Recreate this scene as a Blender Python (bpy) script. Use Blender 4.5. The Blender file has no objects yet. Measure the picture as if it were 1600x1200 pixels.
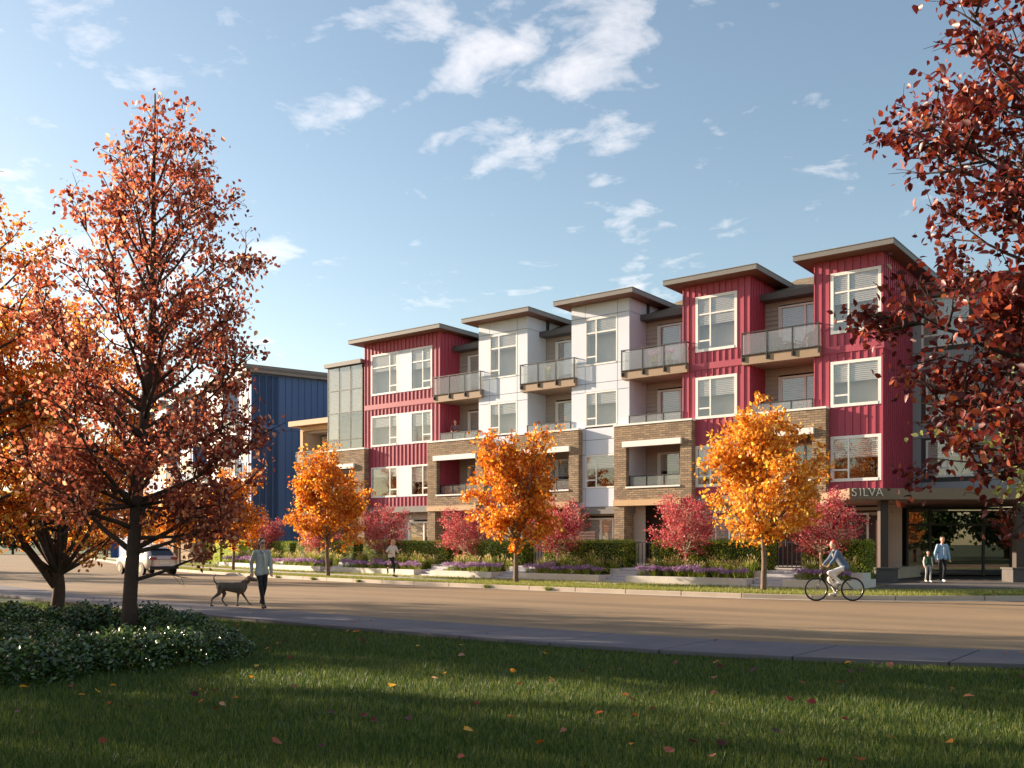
import bpy, bmesh, math, random
import numpy as np
from mathutils import Vector, Matrix, Euler

R = math.radians
scene = bpy.context.scene
COL = scene.collection
random.seed(7)
RNG = np.random.default_rng(11)

# ------------------------------------------------------------------ camera
cam_data = bpy.data.cameras.new('camera')
cam = bpy.data.objects.new('camera', cam_data)
COL.objects.link(cam)
cam.location = (0, 0, 1.6)
cam.rotation_euler = (R(90), 0, R(37.7))
cam_data.sensor_width = 36
cam_data.lens = 36 * 1495 / 1600
cam_data.shift_y = 250 / 1600
cam_data.clip_start = 0.1
cam_data.clip_end = 6000
scene.camera = cam

# ------------------------------------------------------------------ sun and sky
SUN_DIR = Vector((0.973, 0.232, -0.287)).normalized()       # the way the light travels
SUN_EL = math.asin(-SUN_DIR.z)
sun_data = bpy.data.lights.new('sun', 'SUN')
sun_data.energy = 5.0
sun_data.angle = R(0.6)
sun_data.color = (1.0, 0.81, 0.61)
sun = bpy.data.objects.new('sun', sun_data)
COL.objects.link(sun)
sun.location = (-40, -10, 30)
sun.rotation_euler = SUN_DIR.to_track_quat('-Z', 'Y').to_euler()

world = bpy.data.worlds.new('World')
scene.world = world
world.use_nodes = True
nt = world.node_tree
nt.nodes.clear()


def N(tree, kind, **kw):
    n = tree.nodes.new(kind)
    for k, v in kw.items():
        if k.startswith('i_'):
            n.inputs[int(k[2:])].default_value = v
        else:
            setattr(n, k, v)
    return n


def L(tree, a, b):
    tree.links.new(a, b)


def ramp(tree, fac, stops, interp='LINEAR'):
    r = tree.nodes.new('ShaderNodeValToRGB')
    r.color_ramp.interpolation = interp
    els = r.color_ramp.elements
    while len(els) < len(stops):
        els.new(0.5)
    for e, (p, c) in zip(els, stops):
        e.position = p
        e.color = (c[0], c[1], c[2], 1) if not isinstance(c, (int, float)) else (c, c, c, 1)
    tree.links.new(fac, r.inputs[0])
    return r.outputs[0]


def mathn(tree, op, a, b=None, clamp=False):
    n = tree.nodes.new('ShaderNodeMath')
    n.operation = op
    n.use_clamp = clamp
    for i, x in enumerate((a, b)):
        if x is None:
            continue
        if isinstance(x, (int, float)):
            n.inputs[i].default_value = x
        else:
            tree.links.new(x, n.inputs[i])
    return n.outputs[0]


SKY_STRENGTH = 0.085
sky = N(nt, 'ShaderNodeTexSky', sky_type='NISHITA', sun_disc=False)
sky.sun_elevation = SUN_EL
sky.sun_rotation = math.atan2(-SUN_DIR.x, -SUN_DIR.y)
sky.altitude = 100
sky.air_density = 1.1
sky.dust_density = 0.7
sky.ozone_density = 1.6
tc = N(nt, 'ShaderNodeTexCoord')
sep = N(nt, 'ShaderNodeSeparateXYZ')
L(nt, tc.outputs['Generated'], sep.inputs[0])
zz = mathn(nt, 'ADD', mathn(nt, 'MAXIMUM', sep.outputs[2], 0.0), 0.10)
com = N(nt, 'ShaderNodeCombineXYZ')
L(nt, mathn(nt, 'DIVIDE', sep.outputs[0], zz), com.inputs[0])
L(nt, mathn(nt, 'DIVIDE', sep.outputs[1], zz), com.inputs[1])
com.inputs[2].default_value = 42.9
n1 = N(nt, 'ShaderNodeTexNoise')
n1.inputs['Scale'].default_value = 7.0
n1.inputs['Detail'].default_value = 9
n1.inputs['Roughness'].default_value = 0.58
n1.inputs['Distortion'].default_value = 0.25
L(nt, com.outputs[0], n1.inputs['Vector'])
n2 = N(nt, 'ShaderNodeTexNoise')
n2.inputs['Scale'].default_value = 1.25
n2.inputs['Detail'].default_value = 3
L(nt, com.outputs[0], n2.inputs['Vector'])
cover = mathn(nt, 'ADD', mathn(nt, 'MULTIPLY', n1.outputs[0], 0.62), mathn(nt, 'MULTIPLY', n2.outputs[0], 0.46))
cl = ramp(nt, cover, [(0.585, 0.0), (0.66, 0.36), (0.78, 0.80)])
above = ramp(nt, sep.outputs[2], [(0.0, 0.0), (0.05, 1.0)])
clm = mathn(nt, 'MULTIPLY', mathn(nt, 'MULTIPLY', cl, above), 0.85)
shade = ramp(nt, n1.outputs[0], [(0.40, (8.4, 7.5, 7.0)), (0.70, (7.0, 6.5, 6.3))])
mixc = N(nt, 'ShaderNodeMix', data_type='RGBA')
L(nt, clm, mixc.inputs[0])
tint = N(nt, 'ShaderNodeMix', data_type='RGBA', blend_type='MULTIPLY')
tint.inputs[0].default_value = 1.0
L(nt, sky.outputs[0], tint.inputs[6])
tint.inputs[7].default_value = (1.14, 1.05, 0.95, 1)
L(nt, tint.outputs[2], mixc.inputs[6])
L(nt, shade, mixc.inputs[7])
bg = N(nt, 'ShaderNodeBackground')
bg.inputs[1].default_value = SKY_STRENGTH
L(nt, mixc.outputs[2], bg.inputs[0])
wo = N(nt, 'ShaderNodeOutputWorld')
L(nt, bg.outputs[0], wo.inputs[0])

scene.view_settings.view_transform = 'Standard'
scene.view_settings.look = 'None'
scene.view_settings.gamma = 1.0
scene.view_settings.use_curve_mapping = False
scene.view_settings.exposure = 1.35
scene.render.engine = 'CYCLES'
scene.cycles.use_denoising = True
scene.cycles.max_bounces = 6
scene.cycles.diffuse_bounces = 3
scene.cycles.glossy_bounces = 3
scene.cycles.transmission_bounces = 4
scene.cycles.transparent_max_bounces = 12
scene.cycles.caustics_reflective = False
scene.cycles.caustics_refractive = False

# ------------------------------------------------------------------ materials
def srgb(r, g, b):
    f = lambda c: (c / 255 / 12.92) if c / 255 <= 0.04045 else ((c / 255 + 0.055) / 1.055) ** 2.4
    return (f(r), f(g), f(b))


MATS = {}


def new_mat(name):
    m = bpy.data.materials.new(name)
    m.use_nodes = True
    t = m.node_tree
    t.nodes.clear()
    out = t.nodes.new('ShaderNodeOutputMaterial')
    p = t.nodes.new('ShaderNodeBsdfPrincipled')
    t.links.new(p.outputs[0], out.inputs[0])
    MATS[name] = m
    return m, t, p, out


def hsv_var(t, col_socket_or_val, amt, scale, detail=4, pos=None):
    """colour times a soft noise in world position"""
    n = t.nodes.new('ShaderNodeTexNoise')
    n.inputs['Scale'].default_value = scale
    n.inputs['Detail'].default_value = detail
    L(t, pos, n.inputs['Vector'])
    r = ramp(t, n.outputs[0], [(0.25, 1 - amt), (0.75, 1 + amt)])
    mx = N(t, 'ShaderNodeMix', data_type='RGBA', blend_type='MULTIPLY')
    mx.inputs[0].default_value = 1
    if isinstance(col_socket_or_val, tuple):
        mx.inputs[6].default_value = (*col_socket_or_val, 1)
    else:
        L(t, col_socket_or_val, mx.inputs[6])
    L(t, r, mx.inputs[7])
    return mx.outputs[2], n.outputs[0]


def mat(name, col, rough=0.6, amt=0.08, scale=1.5, bump=0.0, bscale=60, metallic=0.0, spec=0.5, coat=0.0):
    m, t, p, out = new_mat(name)
    g = t.nodes.new('ShaderNodeNewGeometry')
    c, _ = hsv_var(t, col, amt, scale, 5, g.outputs['Position'])
    L(t, c, p.inputs['Base Color'])
    p.inputs['Roughness'].default_value = rough
    p.inputs['Metallic'].default_value = metallic
    p.inputs['Specular IOR Level'].default_value = spec
    p.inputs['Coat Weight'].default_value = coat
    if bump:
        nb = N(t, 'ShaderNodeTexNoise')
        nb.inputs['Scale'].default_value = bscale
        nb.inputs['Detail'].default_value = 4
        L(t, g.outputs['Position'], nb.inputs['Vector'])
        b = N(t, 'ShaderNodeBump')
        b.inputs['Strength'].default_value = bump
        b.inputs['Distance'].default_value = 0.01
        L(t, nb.outputs[0], b.inputs['Height'])
        L(t, b.outputs[0], p.inputs['Normal'])
    return m


def leaf_mat(name, stops, trans=0.45, rough=0.5, spec=0.3, tcol=1.25):
    """leaf: colour picked per leaf, lit from both sides"""
    m, t, p, out = new_mat(name)
    g = t.nodes.new('ShaderNodeNewGeometry')
    oi_ = t.nodes.new('ShaderNodeObjectInfo')
    c = ramp(t, mathn(t, 'FRACT', mathn(t, 'ADD', g.outputs['Random Per Island'], oi_.outputs['Random'])), stops)
    L(t, c, p.inputs['Base Color'])
    p.inputs['Roughness'].default_value = rough
    p.inputs['Specular IOR Level'].default_value = spec
    tr = t.nodes.new('ShaderNodeBsdfTranslucent')
    mx = N(t, 'ShaderNodeMix', data_type='RGBA', blend_type='MULTIPLY')
    mx.inputs[0].default_value = 1
    L(t, c, mx.inputs[6])
    mx.inputs[7].default_value = (tcol, tcol, tcol * 0.8, 1)
    L(t, mx.outputs[2], tr.inputs[0])
    ms = t.nodes.new('ShaderNodeMixShader')
    ms.inputs[0].default_value = trans
    L(t, p.outputs[0], ms.inputs[1])
    L(t, tr.outputs[0], ms.inputs[2])
    L(t, ms.outputs[0], out.inputs[0])
    return m


def glass_mat(name, tintc, base, fres, rough=0.0):
    m, t, p, out = new_mat(name)
    t.nodes.remove(p)
    tr = t.nodes.new('ShaderNodeBsdfTransparent')
    tr.inputs[0].default_value = (*tintc, 1)
    gl = t.nodes.new('ShaderNodeBsdfGlossy')
    gl.inputs[0].default_value = (1, 1, 1, 1)
    gl.inputs['Roughness'].default_value = rough
    fr = t.nodes.new('ShaderNodeLayerWeight')
    fr.inputs[0].default_value = 0.5
    f = mathn(t, 'ADD', mathn(t, 'MULTIPLY', mathn(t, 'POWER', fr.outputs['Facing'], 4.0), fres), base, clamp=True)
    ms = t.nodes.new('ShaderNodeMixShader')
    L(t, f, ms.inputs[0])
    L(t, tr.outputs[0], ms.inputs[1])
    L(t, gl.outputs[0], ms.inputs[2])
    L(t, ms.outputs[0], out.inputs[0])
    return m


mat('red_siding', srgb(170, 68, 87), 0.55, 0.08, 0.8)
mat('blue_siding', srgb(52, 88, 138), 0.55, 0.05, 0.8)
mat('white_panel', srgb(208, 215, 226), 0.6, 0.045, 0.7)
mat('grey_panel', srgb(150, 152, 156), 0.6, 0.04, 0.7)
mat('joint_dark', srgb(70, 68, 66), 0.8, 0.02)
mat('white_trim', srgb(234, 230, 224), 0.5, 0.03)
mat('fascia_grey', srgb(118, 114, 110), 0.6, 0.05, 1.2)
mat('fascia_dark', srgb(88, 86, 86), 0.6, 0.05, 1.2)
mat('soffit_brown', srgb(120, 84, 66), 0.6, 0.08, 2)
mat('balcony_tan', srgb(156, 132, 108), 0.65, 0.05, 1.2)
mat('tan_timber', srgb(196, 160, 118), 0.6, 0.08, 2)
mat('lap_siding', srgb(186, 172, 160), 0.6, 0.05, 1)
mat('shaded_porch_siding', srgb(74, 58, 50), 0.6, 0.08, 1.5)  # brown siding, its colour also deepened to stand in for shade under cover
mat('rail_dark', srgb(52, 46, 44), 0.45, 0.05, 2)
mat('concrete', srgb(206, 198, 188), 0.85, 0.10, 1.6, 0.25, 40)
mat('step_stone', srgb(186, 184, 186), 0.85, 0.08, 2, 0.2, 40)
mat('paver_dark', srgb(96, 90, 86), 0.8, 0.12, 2, 0.2, 30)
mat('base_stone', srgb(88, 82, 78), 0.8, 0.15, 3, 0.3, 25)
mat('post_brown', srgb(66, 52, 43), 0.6, 0.1, 3)
mat('slat_brown', srgb(84, 52, 42), 0.6, 0.12, 4)
mat('canopy_bronze', srgb(128, 108, 84), 0.5, 0.08, 2)
mat('soil', srgb(70, 52, 40), 0.95, 0.25, 6, 0.6, 30)
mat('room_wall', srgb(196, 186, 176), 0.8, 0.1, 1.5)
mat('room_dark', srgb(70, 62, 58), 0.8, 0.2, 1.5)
mat('brass_letters', srgb(226, 220, 206), 0.35, 0.02, 2, metallic=0.2)
mat('mullion_black', srgb(30, 28, 28), 0.4, 0.05, 2)
glass_mat('window_glass', (0.95, 0.95, 0.94), 0.085, 0.5)
glass_mat('bay_glass', (0.93, 0.92, 0.89), 0.13, 0.5)
glass_mat('store_glass', (0.6, 0.58, 0.55), 0.14, 0.6)

# frosted balcony glass: part clear, part milky
m, t, p, out = new_mat('rail_glass')
t.nodes.remove(p)
tr = t.nodes.new('ShaderNodeBsdfTransparent')
tr.inputs[0].default_value = (0.92, 0.93, 0.92, 1)
df = t.nodes.new('ShaderNodeBsdfDiffuse')
df.inputs[0].default_value = (0.80, 0.79, 0.77, 1)
tl = t.nodes.new('ShaderNodeBsdfTranslucent')
tl.inputs[0].default_value = (0.80, 0.79, 0.77, 1)
m1 = t.nodes.new('ShaderNodeMixShader')
m1.inputs[0].default_value = 0.45
L(t, df.outputs[0], m1.inputs[1])
L(t, tl.outputs[0], m1.inputs[2])
m2 = t.nodes.new('ShaderNodeMixShader')
m2.inputs[0].default_value = 0.17
L(t, tr.outputs[0], m2.inputs[1])
L(t, m1.outputs[0], m2.inputs[2])
gl = t.nodes.new('ShaderNodeBsdfGlossy')
gl.inputs['Roughness'].default_value = 0.02
m3 = t.nodes.new('ShaderNodeMixShader')
m3.inputs[0].default_value = 0.06
L(t, m2.outputs[0], m3.inputs[1])
L(t, gl.outputs[0], m3.inputs[2])
L(t, m3.outputs[0], out.inputs[0])

# blinds: fine slats as relief on the cloth
m, t, p, out = new_mat('blind')
g = t.nodes.new('ShaderNodeNewGeometry')
s = t.nodes.new('ShaderNodeSeparateXYZ')
L(t, g.outputs['Position'], s.inputs[0])
w = mathn(t, 'SINE', mathn(t, 'MULTIPLY', s.outputs[2], 2 * math.pi / 0.085))
c = ramp(t, w, [(0.0, srgb(186, 178, 172)), (0.45, srgb(232, 228, 224))])
L(t, c, p.inputs['Base Color'])
p.inputs['Roughness'].default_value = 0.7
b = N(t, 'ShaderNodeBump')
b.inputs['Strength'].default_value = 0.6
b.inputs['Distance'].default_value = 0.02
L(t, w, b.inputs['Height'])
L(t, b.outputs[0], p.inputs['Normal'])

# brick
m, t, p, out = new_mat('brick')
g = t.nodes.new('ShaderNodeNewGeometry')
s = t.nodes.new('ShaderNodeSeparateXYZ')
L(t, g.outputs['Position'], s.inputs[0])
cm = t.nodes.new('ShaderNodeCombineXYZ')
L(t, mathn(t, 'ADD', s.outputs[0], s.outputs[1]), cm.inputs[0])
L(t, s.outputs[2], cm.inputs[1])
bt = t.nodes.new('ShaderNodeTexBrick')
bt.inputs['Color1'].default_value = (*srgb(166, 141, 111), 1)
bt.inputs['Color2'].default_value = (*srgb(122, 102, 82), 1)
bt.inputs['Mortar'].default_value = (*srgb(92, 82, 72), 1)
bt.inputs['Scale'].default_value = 1.0
bt.inputs['Brick Width'].default_value = 0.34
bt.inputs['Row Height'].default_value = 0.105
bt.inputs['Mortar Size'].default_value = 0.011
bt.inputs['Bias'].default_value = -0.2
L(t, cm.outputs[0], bt.inputs['Vector'])
c, _ = hsv_var(t, bt.outputs[0], 0.14, 3.0, 4, g.outputs['Position'])
L(t, c, p.inputs['Base Color'])
p.inputs['Roughness'].default_value = 0.9
b = N(t, 'ShaderNodeBump', invert=True)
b.inputs['Strength'].default_value = 0.7
b.inputs['Distance'].default_value = 0.012
L(t, bt.outputs['Fac'], b.inputs['Height'])
L(t, b.outputs[0], p.inputs['Normal'])

# shingles
m, t, p, out = new_mat('shingle')
g = t.nodes.new('ShaderNodeNewGeometry')
bt = t.nodes.new('ShaderNodeTexBrick')
bt.inputs['Color1'].default_value = (*srgb(142, 122, 92), 1)
bt.inputs['Color2'].default_value = (*srgb(112, 94, 72), 1)
bt.inputs['Mortar'].default_value = (*srgb(70, 60, 50), 1)
bt.inputs['Scale'].default_value = 1.0
bt.inputs['Brick Width'].default_value = 0.3
bt.inputs['Row Height'].default_value = 0.16
bt.inputs['Mortar Size'].default_value = 0.008
L(t, g.outputs['Position'], bt.inputs['Vector'])
c, _ = hsv_var(t, bt.outputs[0], 0.2, 2.0, 4, g.outputs['Position'])
L(t, c, p.inputs['Base Color'])
p.inputs['Roughness'].default_value = 0.95

# asphalt: pale worn aggregate with tyre streaks along the street
m, t, p, out = new_mat('asphalt')
g = t.nodes.new('ShaderNodeNewGeometry')
c1, n0 = hsv_var(t, srgb(140, 116, 86), 0.12, 0.35, 6, g.outputs['Position'])
mp = t.nodes.new('ShaderNodeMapping')
mp.inputs['Scale'].default_value = (0.05, 0.9, 1)
L(t, g.outputs['Position'], mp.inputs[0])
c2, n3 = hsv_var(t, c1, 0.22, 1.0, 5, mp.outputs[0])
c3, n4 = hsv_var(t, c2, 0.22, 55, 2, g.outputs['Position'])
L(t, c3, p.inputs['Base Color'])
p.inputs['Roughness'].default_value = 0.85
b = N(t, 'ShaderNodeBump')
b.inputs['Strength'].default_value = 0.5
b.inputs['Distance'].default_value = 0.01
L(t, n4, b.inputs['Height'])
L(t, b.outputs[0], p.inputs['Normal'])

mat('paving', srgb(104, 99, 104), 0.85, 0.12, 1.2, 0.25, 50)
mat('far_paving', srgb(190, 180, 166), 0.85, 0.10, 1.2, 0.2, 50)
mat('kerb_stone', srgb(176, 162, 146), 0.85, 0.12, 1.5, 0.2, 40)
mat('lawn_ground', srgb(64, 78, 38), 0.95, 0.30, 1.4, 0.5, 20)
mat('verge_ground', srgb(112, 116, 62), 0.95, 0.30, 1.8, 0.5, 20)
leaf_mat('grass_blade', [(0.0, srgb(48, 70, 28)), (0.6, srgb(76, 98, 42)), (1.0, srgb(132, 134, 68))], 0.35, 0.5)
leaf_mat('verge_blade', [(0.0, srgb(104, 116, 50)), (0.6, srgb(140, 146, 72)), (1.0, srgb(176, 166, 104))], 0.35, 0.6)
leaf_mat('red_leaf', [(0.0, srgb(98, 42, 38)), (0.35, srgb(146, 72, 58)), (0.7, srgb(188, 106, 84)), (1.0, srgb(232, 176, 144))], 0.5, tcol=1.5)
leaf_mat('crimson_leaf', [(0.0, srgb(72, 26, 28)), (0.5, srgb(106, 36, 34)), (0.85, srgb(144, 58, 42)), (1.0, srgb(196, 108, 66))], 0.34, 0.4, 0.4)
leaf_mat('orange_leaf', [(0.0, srgb(172, 78, 24)), (0.4, srgb(214, 126, 34)), (0.8, srgb(234, 168, 58)), (1.0, srgb(242, 200, 104))], 0.45)
leaf_mat('golden_leaf', [(0.0, srgb(186, 98, 28)), (0.4, srgb(222, 148, 46)), (0.8, srgb(238, 186, 76)), (1.0, srgb(246, 216, 128))], 0.45)
leaf_mat('amber_leaf', [(0.0, srgb(168, 72, 34)), (0.4, srgb(206, 116, 46)), (0.8, srgb(232, 164, 70)), (1.0, srgb(246, 208, 118))], 0.45)
leaf_mat('pink_leaf', [(0.0, srgb(140, 36, 58)), (0.5, srgb(190, 68, 84)), (0.85, srgb(220, 112, 116)), (1.0, srgb(238, 176, 168))], 0.35)
leaf_mat('pale_leaf', [(0.0, srgb(128, 138, 66)), (0.5, srgb(178, 182, 104)), (1.0, srgb(226, 222, 164))], 0.4)
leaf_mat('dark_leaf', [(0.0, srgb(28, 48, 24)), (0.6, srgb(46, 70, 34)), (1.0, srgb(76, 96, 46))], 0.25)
leaf_mat('hedge_leaf', [(0.0, srgb(92, 114, 34)), (0.6, srgb(146, 162, 56)), (1.0, srgb(192, 196, 90))], 0.25)
leaf_mat('lime_leaf', [(0.0, srgb(120, 136, 30)), (0.6, srgb(160, 172, 44)), (1.0, srgb(196, 200, 80))], 0.35)
leaf_mat('gloss_leaf', [(0.0, srgb(38, 58, 26)), (0.6, srgb(62, 88, 40)), (1.0, srgb(122, 142, 80))], 0.2, 0.26, 0.9)
leaf_mat('reed', [(0.0, srgb(92, 118, 40)), (0.6, srgb(138, 152, 60)), (1.0, srgb(188, 186, 104))], 0.4)
leaf_mat('plume', [(0.0, srgb(176, 150, 96)), (1.0, srgb(226, 206, 158))], 0.4)
leaf_mat('flower_purple', [(0.0, srgb(138, 96, 156)), (0.6, srgb(178, 138, 190)), (1.0, srgb(216, 186, 216))], 0.3)
mat('bark_dark', srgb(70, 54, 46), 0.95, 0.25, 8, 0.8, 35)
mat('bark_grey', srgb(120, 100, 84), 0.95, 0.25, 8, 0.6, 40)
mat('bark_pale', srgb(190, 172, 150), 0.9, 0.2, 10, 0.4, 40)

# ------------------------------------------------------------------ mesh helpers
class MB:
    """collects vertices and faces of one mesh"""
    def __init__(self):
        self.v, self.f = [], []

    def quad(self, *p):
        i = len(self.v)
        self.v += [tuple(q) for q in p]
        self.f.append(tuple(range(i, i + len(p))))

    def box(self, x0, x1, y0, y1, z0, z1):
        i = len(self.v)
        self.v += [(x0, y0, z0), (x1, y0, z0), (x1, y1, z0), (x0, y1, z0), (x0, y0, z1), (x1, y0, z1), (x1, y1, z1), (x0, y1, z1)]
        for q in ((0, 3, 2, 1), (4, 5, 6, 7), (0, 1, 5, 4), (1, 2, 6, 5), (2, 3, 7, 6), (3, 0, 4, 7)):
            self.f.append(tuple(i + k for k in q))
        return self

    def prism(self, poly, z0, z1):
        """vertical prism over a counter-clockwise ground polygon"""
        i, n = len(self.v), len(poly)
        self.v += [(x, y, z0) for x, y in poly] + [(x, y, z1) for x, y in poly]
        self.f.append(tuple(i + k for k in reversed(range(n))))
        self.f.append(tuple(i + n + k for k in range(n)))
        for k in range(n):
            j = (k + 1) % n
            self.f.append((i + k, i + j, i + n + j, i + n + k))
        return self

    def tube(self, pts, rad, sides=6, cap=True):
        pts = [Vector(p) for p in pts]
        i0 = len(self.v)
        n = len(pts)
        ref = None
        for k, p in enumerate(pts):
            d = (pts[min(k + 1, n - 1)] - pts[max(k - 1, 0)])
            d = d.normalized() if d.length > 1e-9 else Vector((0, 0, 1))
            if ref is None:
                ref = d.orthogonal().normalized()
            ref = (ref - d * ref.dot(d))
            ref = ref.normalized() if ref.length > 1e-6 else d.orthogonal().normalized()
            b = d.cross(ref)
            r = rad[k] if hasattr(rad, '__len__') else rad
            for s_ in range(sides):
                a = 2 * math.pi * s_ / sides
                q = p + (ref * math.cos(a) + b * math.sin(a)) * r
                self.v.append((q.x, q.y, q.z))
        for k in range(n - 1):
            for s_ in range(sides):
                a, b_ = i0 + k * sides + s_, i0 + k * sides + (s_ + 1) % sides
                self.f.append((a, b_, b_ + sides, a + sides))
        if cap:
            self.f.append(tuple(i0 + s_ for s_ in reversed(range(sides))))
            self.f.append(tuple(i0 + (n - 1) * sides + s_ for s_ in range(sides)))
        return self

    def ball(self, c, r, seg=10, rings=7, rot=None):
        """ellipsoid, r = radius or three radii"""
        r = (r, r, r) if not hasattr(r, '__len__') else r
        i0 = len(self.v)
        c = Vector(c)
        M3 = rot.to_matrix() if rot is not None else None
        def put(x, y, z):
            q = Vector((x * r[0], y * r[1], z * r[2]))
            if M3 is not None:
                q = M3 @ q
            q = q + c
            self.v.append((q.x, q.y, q.z))
        put(0, 0, -1)
        for k in range(1, rings):
            th = math.pi * k / rings
            for s_ in range(seg):
                a = 2 * math.pi * s_ / seg
                put(math.sin(th) * math.cos(a), math.sin(th) * math.sin(a), -math.cos(th))
        put(0, 0, 1)
        top = len(self.v) - 1
        for s_ in range(seg):
            n_ = (s_ + 1) % seg
            self.f.append((i0, i0 + 1 + n_, i0 + 1 + s_))
            self.f.append((top, top - seg + s_, top - seg + n_))
        for k in range(rings - 2):
            for s_ in range(seg):
                n_ = (s_ + 1) % seg
                a = i0 + 1 + k * seg
                self.f.append((a + s_, a + n_, a + seg + n_, a + seg + s_))
        return self

    def mesh(self, name):
        me = bpy.data.meshes.new(name)
        me.from_pydata(self.v, [], self.f)
        me.update()
        return me

    def build(self, name, mt, parent=None, smooth=False, bevel=0.0, loc=None):
        o = link(name, self.mesh(name), mt, parent, smooth, loc)
        if bevel:
            bv = o.modifiers.new('bevel', 'BEVEL')
            bv.width = bevel
            bv.segments = 2
            bv.limit_method = 'ANGLE'
        return o


def link(name, me, mt, parent=None, smooth=False, loc=None):
    o = bpy.data.objects.new(name, me)
    COL.objects.link(o)
    if mt is not None and me is not None and len(me.materials) == 0:
        me.materials.append(MATS[mt] if isinstance(mt, str) else mt)
    if smooth:
        me.polygons.foreach_set('use_smooth', [True] * len(me.polygons))
    if parent is not None:
        o.parent = parent
    if loc is not None:
        o.location = loc
    return o


UNIT = {}


def bar(name, x0, x1, y0, y1, z0, z1, mt, parent=None):
    """a plain box piece; all pieces of one material share their mesh"""
    if mt not in UNIT:
        me = MB().box(-.5, .5, -.5, .5, -.5, .5).mesh('piece_' + mt)
        me.materials.append(MATS[mt])
        UNIT[mt] = me
    o = bpy.data.objects.new(name, UNIT[mt])
    COL.objects.link(o)
    o.location = ((x0 + x1) / 2, (y0 + y1) / 2, (z0 + z1) / 2)
    o.scale = (abs(x1 - x0), abs(y1 - y0), abs(z1 - z0))
    if parent is not None:
        o.parent = parent
    return o


def tag(o, label=None, cat=None, group=None, kind=None):
    if label:
        o['label'] = label
    if cat:
        o['category'] = cat
    if group:
        o['group'] = group
    if kind:
        o['kind'] = kind
    return o


def empty(name, loc=(0, 0, 0), rz=0.0, label=None, cat=None, group=None):
    o = bpy.data.objects.new(name, None)
    COL.objects.link(o)
    o.location = loc
    o.rotation_euler = (0, 0, rz)
    o.empty_display_size = 0.3
    return tag(o, label, cat, group)


def copy_tree(o, parent=None):
    c = o.copy()
    COL.objects.link(c)
    c.parent = parent
    for ch in o.children:
        copy_tree(ch, c)
    return c


def np_mesh(name, verts, faces):
    """verts (n,3), faces (m,k) with one k for all faces"""
    me = bpy.data.meshes.new(name)
    nv, (nf, k) = len(verts), faces.shape
    me.vertices.add(nv)
    me.vertices.foreach_set('co', np.ascontiguousarray(verts, dtype=np.float32).ravel())
    me.loops.add(nf * k)
    me.loops.foreach_set('vertex_index', np.ascontiguousarray(faces, dtype=np.int32).ravel())
    me.polygons.add(nf)
    me.polygons.foreach_set('loop_start', np.arange(0, nf * k, k, dtype=np.int32))
    me.update(calc_edges=True)
    me.validate()
    return me


# leaf shape: base at the origin, tip along +y, folded a little along the midrib
LEAF_V = np.array([(0, 0, 0), (-.30, .28, .07), (-.26, .62, .06), (0, 1, -.06), (.26, .62, .06), (.30, .28, .07), (0, .5, -.02)])
LEAF_F = np.array([(0, 6, 2, 1), (6, 3, 2, 2), (0, 5, 4, 6), (6, 4, 3, 3)])
LEAF_T = np.array([(0, 6, 1), (1, 6, 2), (6, 3, 2), (0, 5, 6), (5, 4, 6), (6, 4, 3)])
QUAD_V = np.array([(0, 0, 0), (-.32, .5, .05), (0, 1, -.05), (.32, .5, .05)])
QUAD_T = np.array([(0, 2, 1), (0, 3, 2)])


def rand_frames(n, rng, up=0.1, droop=0.0):
    """random leaf frames: y = leaf axis, z = leaf normal leaning upwards"""
    nz = rng.normal(size=(n, 3))
    nz /= np.linalg.norm(nz, axis=1)[:, None] + 1e-9
    nz[:, 2] = np.abs(nz[:, 2]) * 0.6 + up
    nz /= np.linalg.norm(nz, axis=1)[:, None]
    y = rng.normal(size=(n, 3))
    y[:, 2] -= droop
    y -= nz * (y * nz).sum(1)[:, None]
    y /= np.linalg.norm(y, axis=1)[:, None] + 1e-9
    x = np.cross(y, nz)
    return x, y, nz


def leaf_cloud(name, P, size, rng, detailed=False, up=0.35, droop=0.0):
    T, Fc = (LEAF_V, LEAF_T) if detailed else (QUAD_V, QUAD_T)
    n = len(P)
    x, y, z = rand_frames(n, rng, up, droop)
    s = (size * rng.uniform(0.7, 1.25, n))[:, None, None]
    V = P[:, None, :] + s * (T[None, :, 0:1] * x[:, None, :] + T[None, :, 1:2] * y[:, None, :] + T[None, :, 2:3] * z[:, None, :])
    k = len(T)
    F_ = (Fc[None, :, :] + (np.arange(n) * k)[:, None, None]).reshape(-1, 3)
    return np_mesh(name, V.reshape(-1, 3), F_)


CA, SA = math.cos(R(37.7)), math.sin(R(37.7))


def kerb_v(u):
    """far kerb line of the street"""
    v = 26.7 + 0.0045 * (u + 14) ** 2 if u < -14 else 26.7
    if u < -62:
        v = 37.07 + 0.45 * (-62 - u)
    if u > -12:
        v += 0.09 * (u + 12) ** 2 if u < -7.7 else 1.664 + 0.774 * (u + 7.7)
    return v


def near_v(u):
    """lawn side edge of the near pavement"""
    v = 12.5 + 0.0036 * (u + 11) ** 2 if u < -11 else 12.5
    if u < -62:
        v = 21.86 + 0.42 * (-62 - u)
    if u > -9:
        v += 0.035 * (u + 9) ** 2 if u < 0 else 2.835 + 0.63 * u
    return v

# ------------------------------------------------------------------ ground, street, pavements
g_ = MB()
g_.quad((-1500, -1500, -0.06), (1500, -1500, -0.06), (1500, 1500, -0.06), (-1500, 1500, -0.06))
tag(g_.build('ground', 'lawn_ground'), kind='structure')

US = [-160 + 2.0 * i for i in range(101)]                      # along the street
def strip(name, lo, hi, z, mt, us=US):
    mb = MB()
    for a, b in zip(us[:-1], us[1:]):
        mb.quad((a, lo(a), z), (b, lo(b), z), (b, hi(b), z), (a, hi(a), z))
    return tag(mb.build(name, mt), kind='structure')

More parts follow.
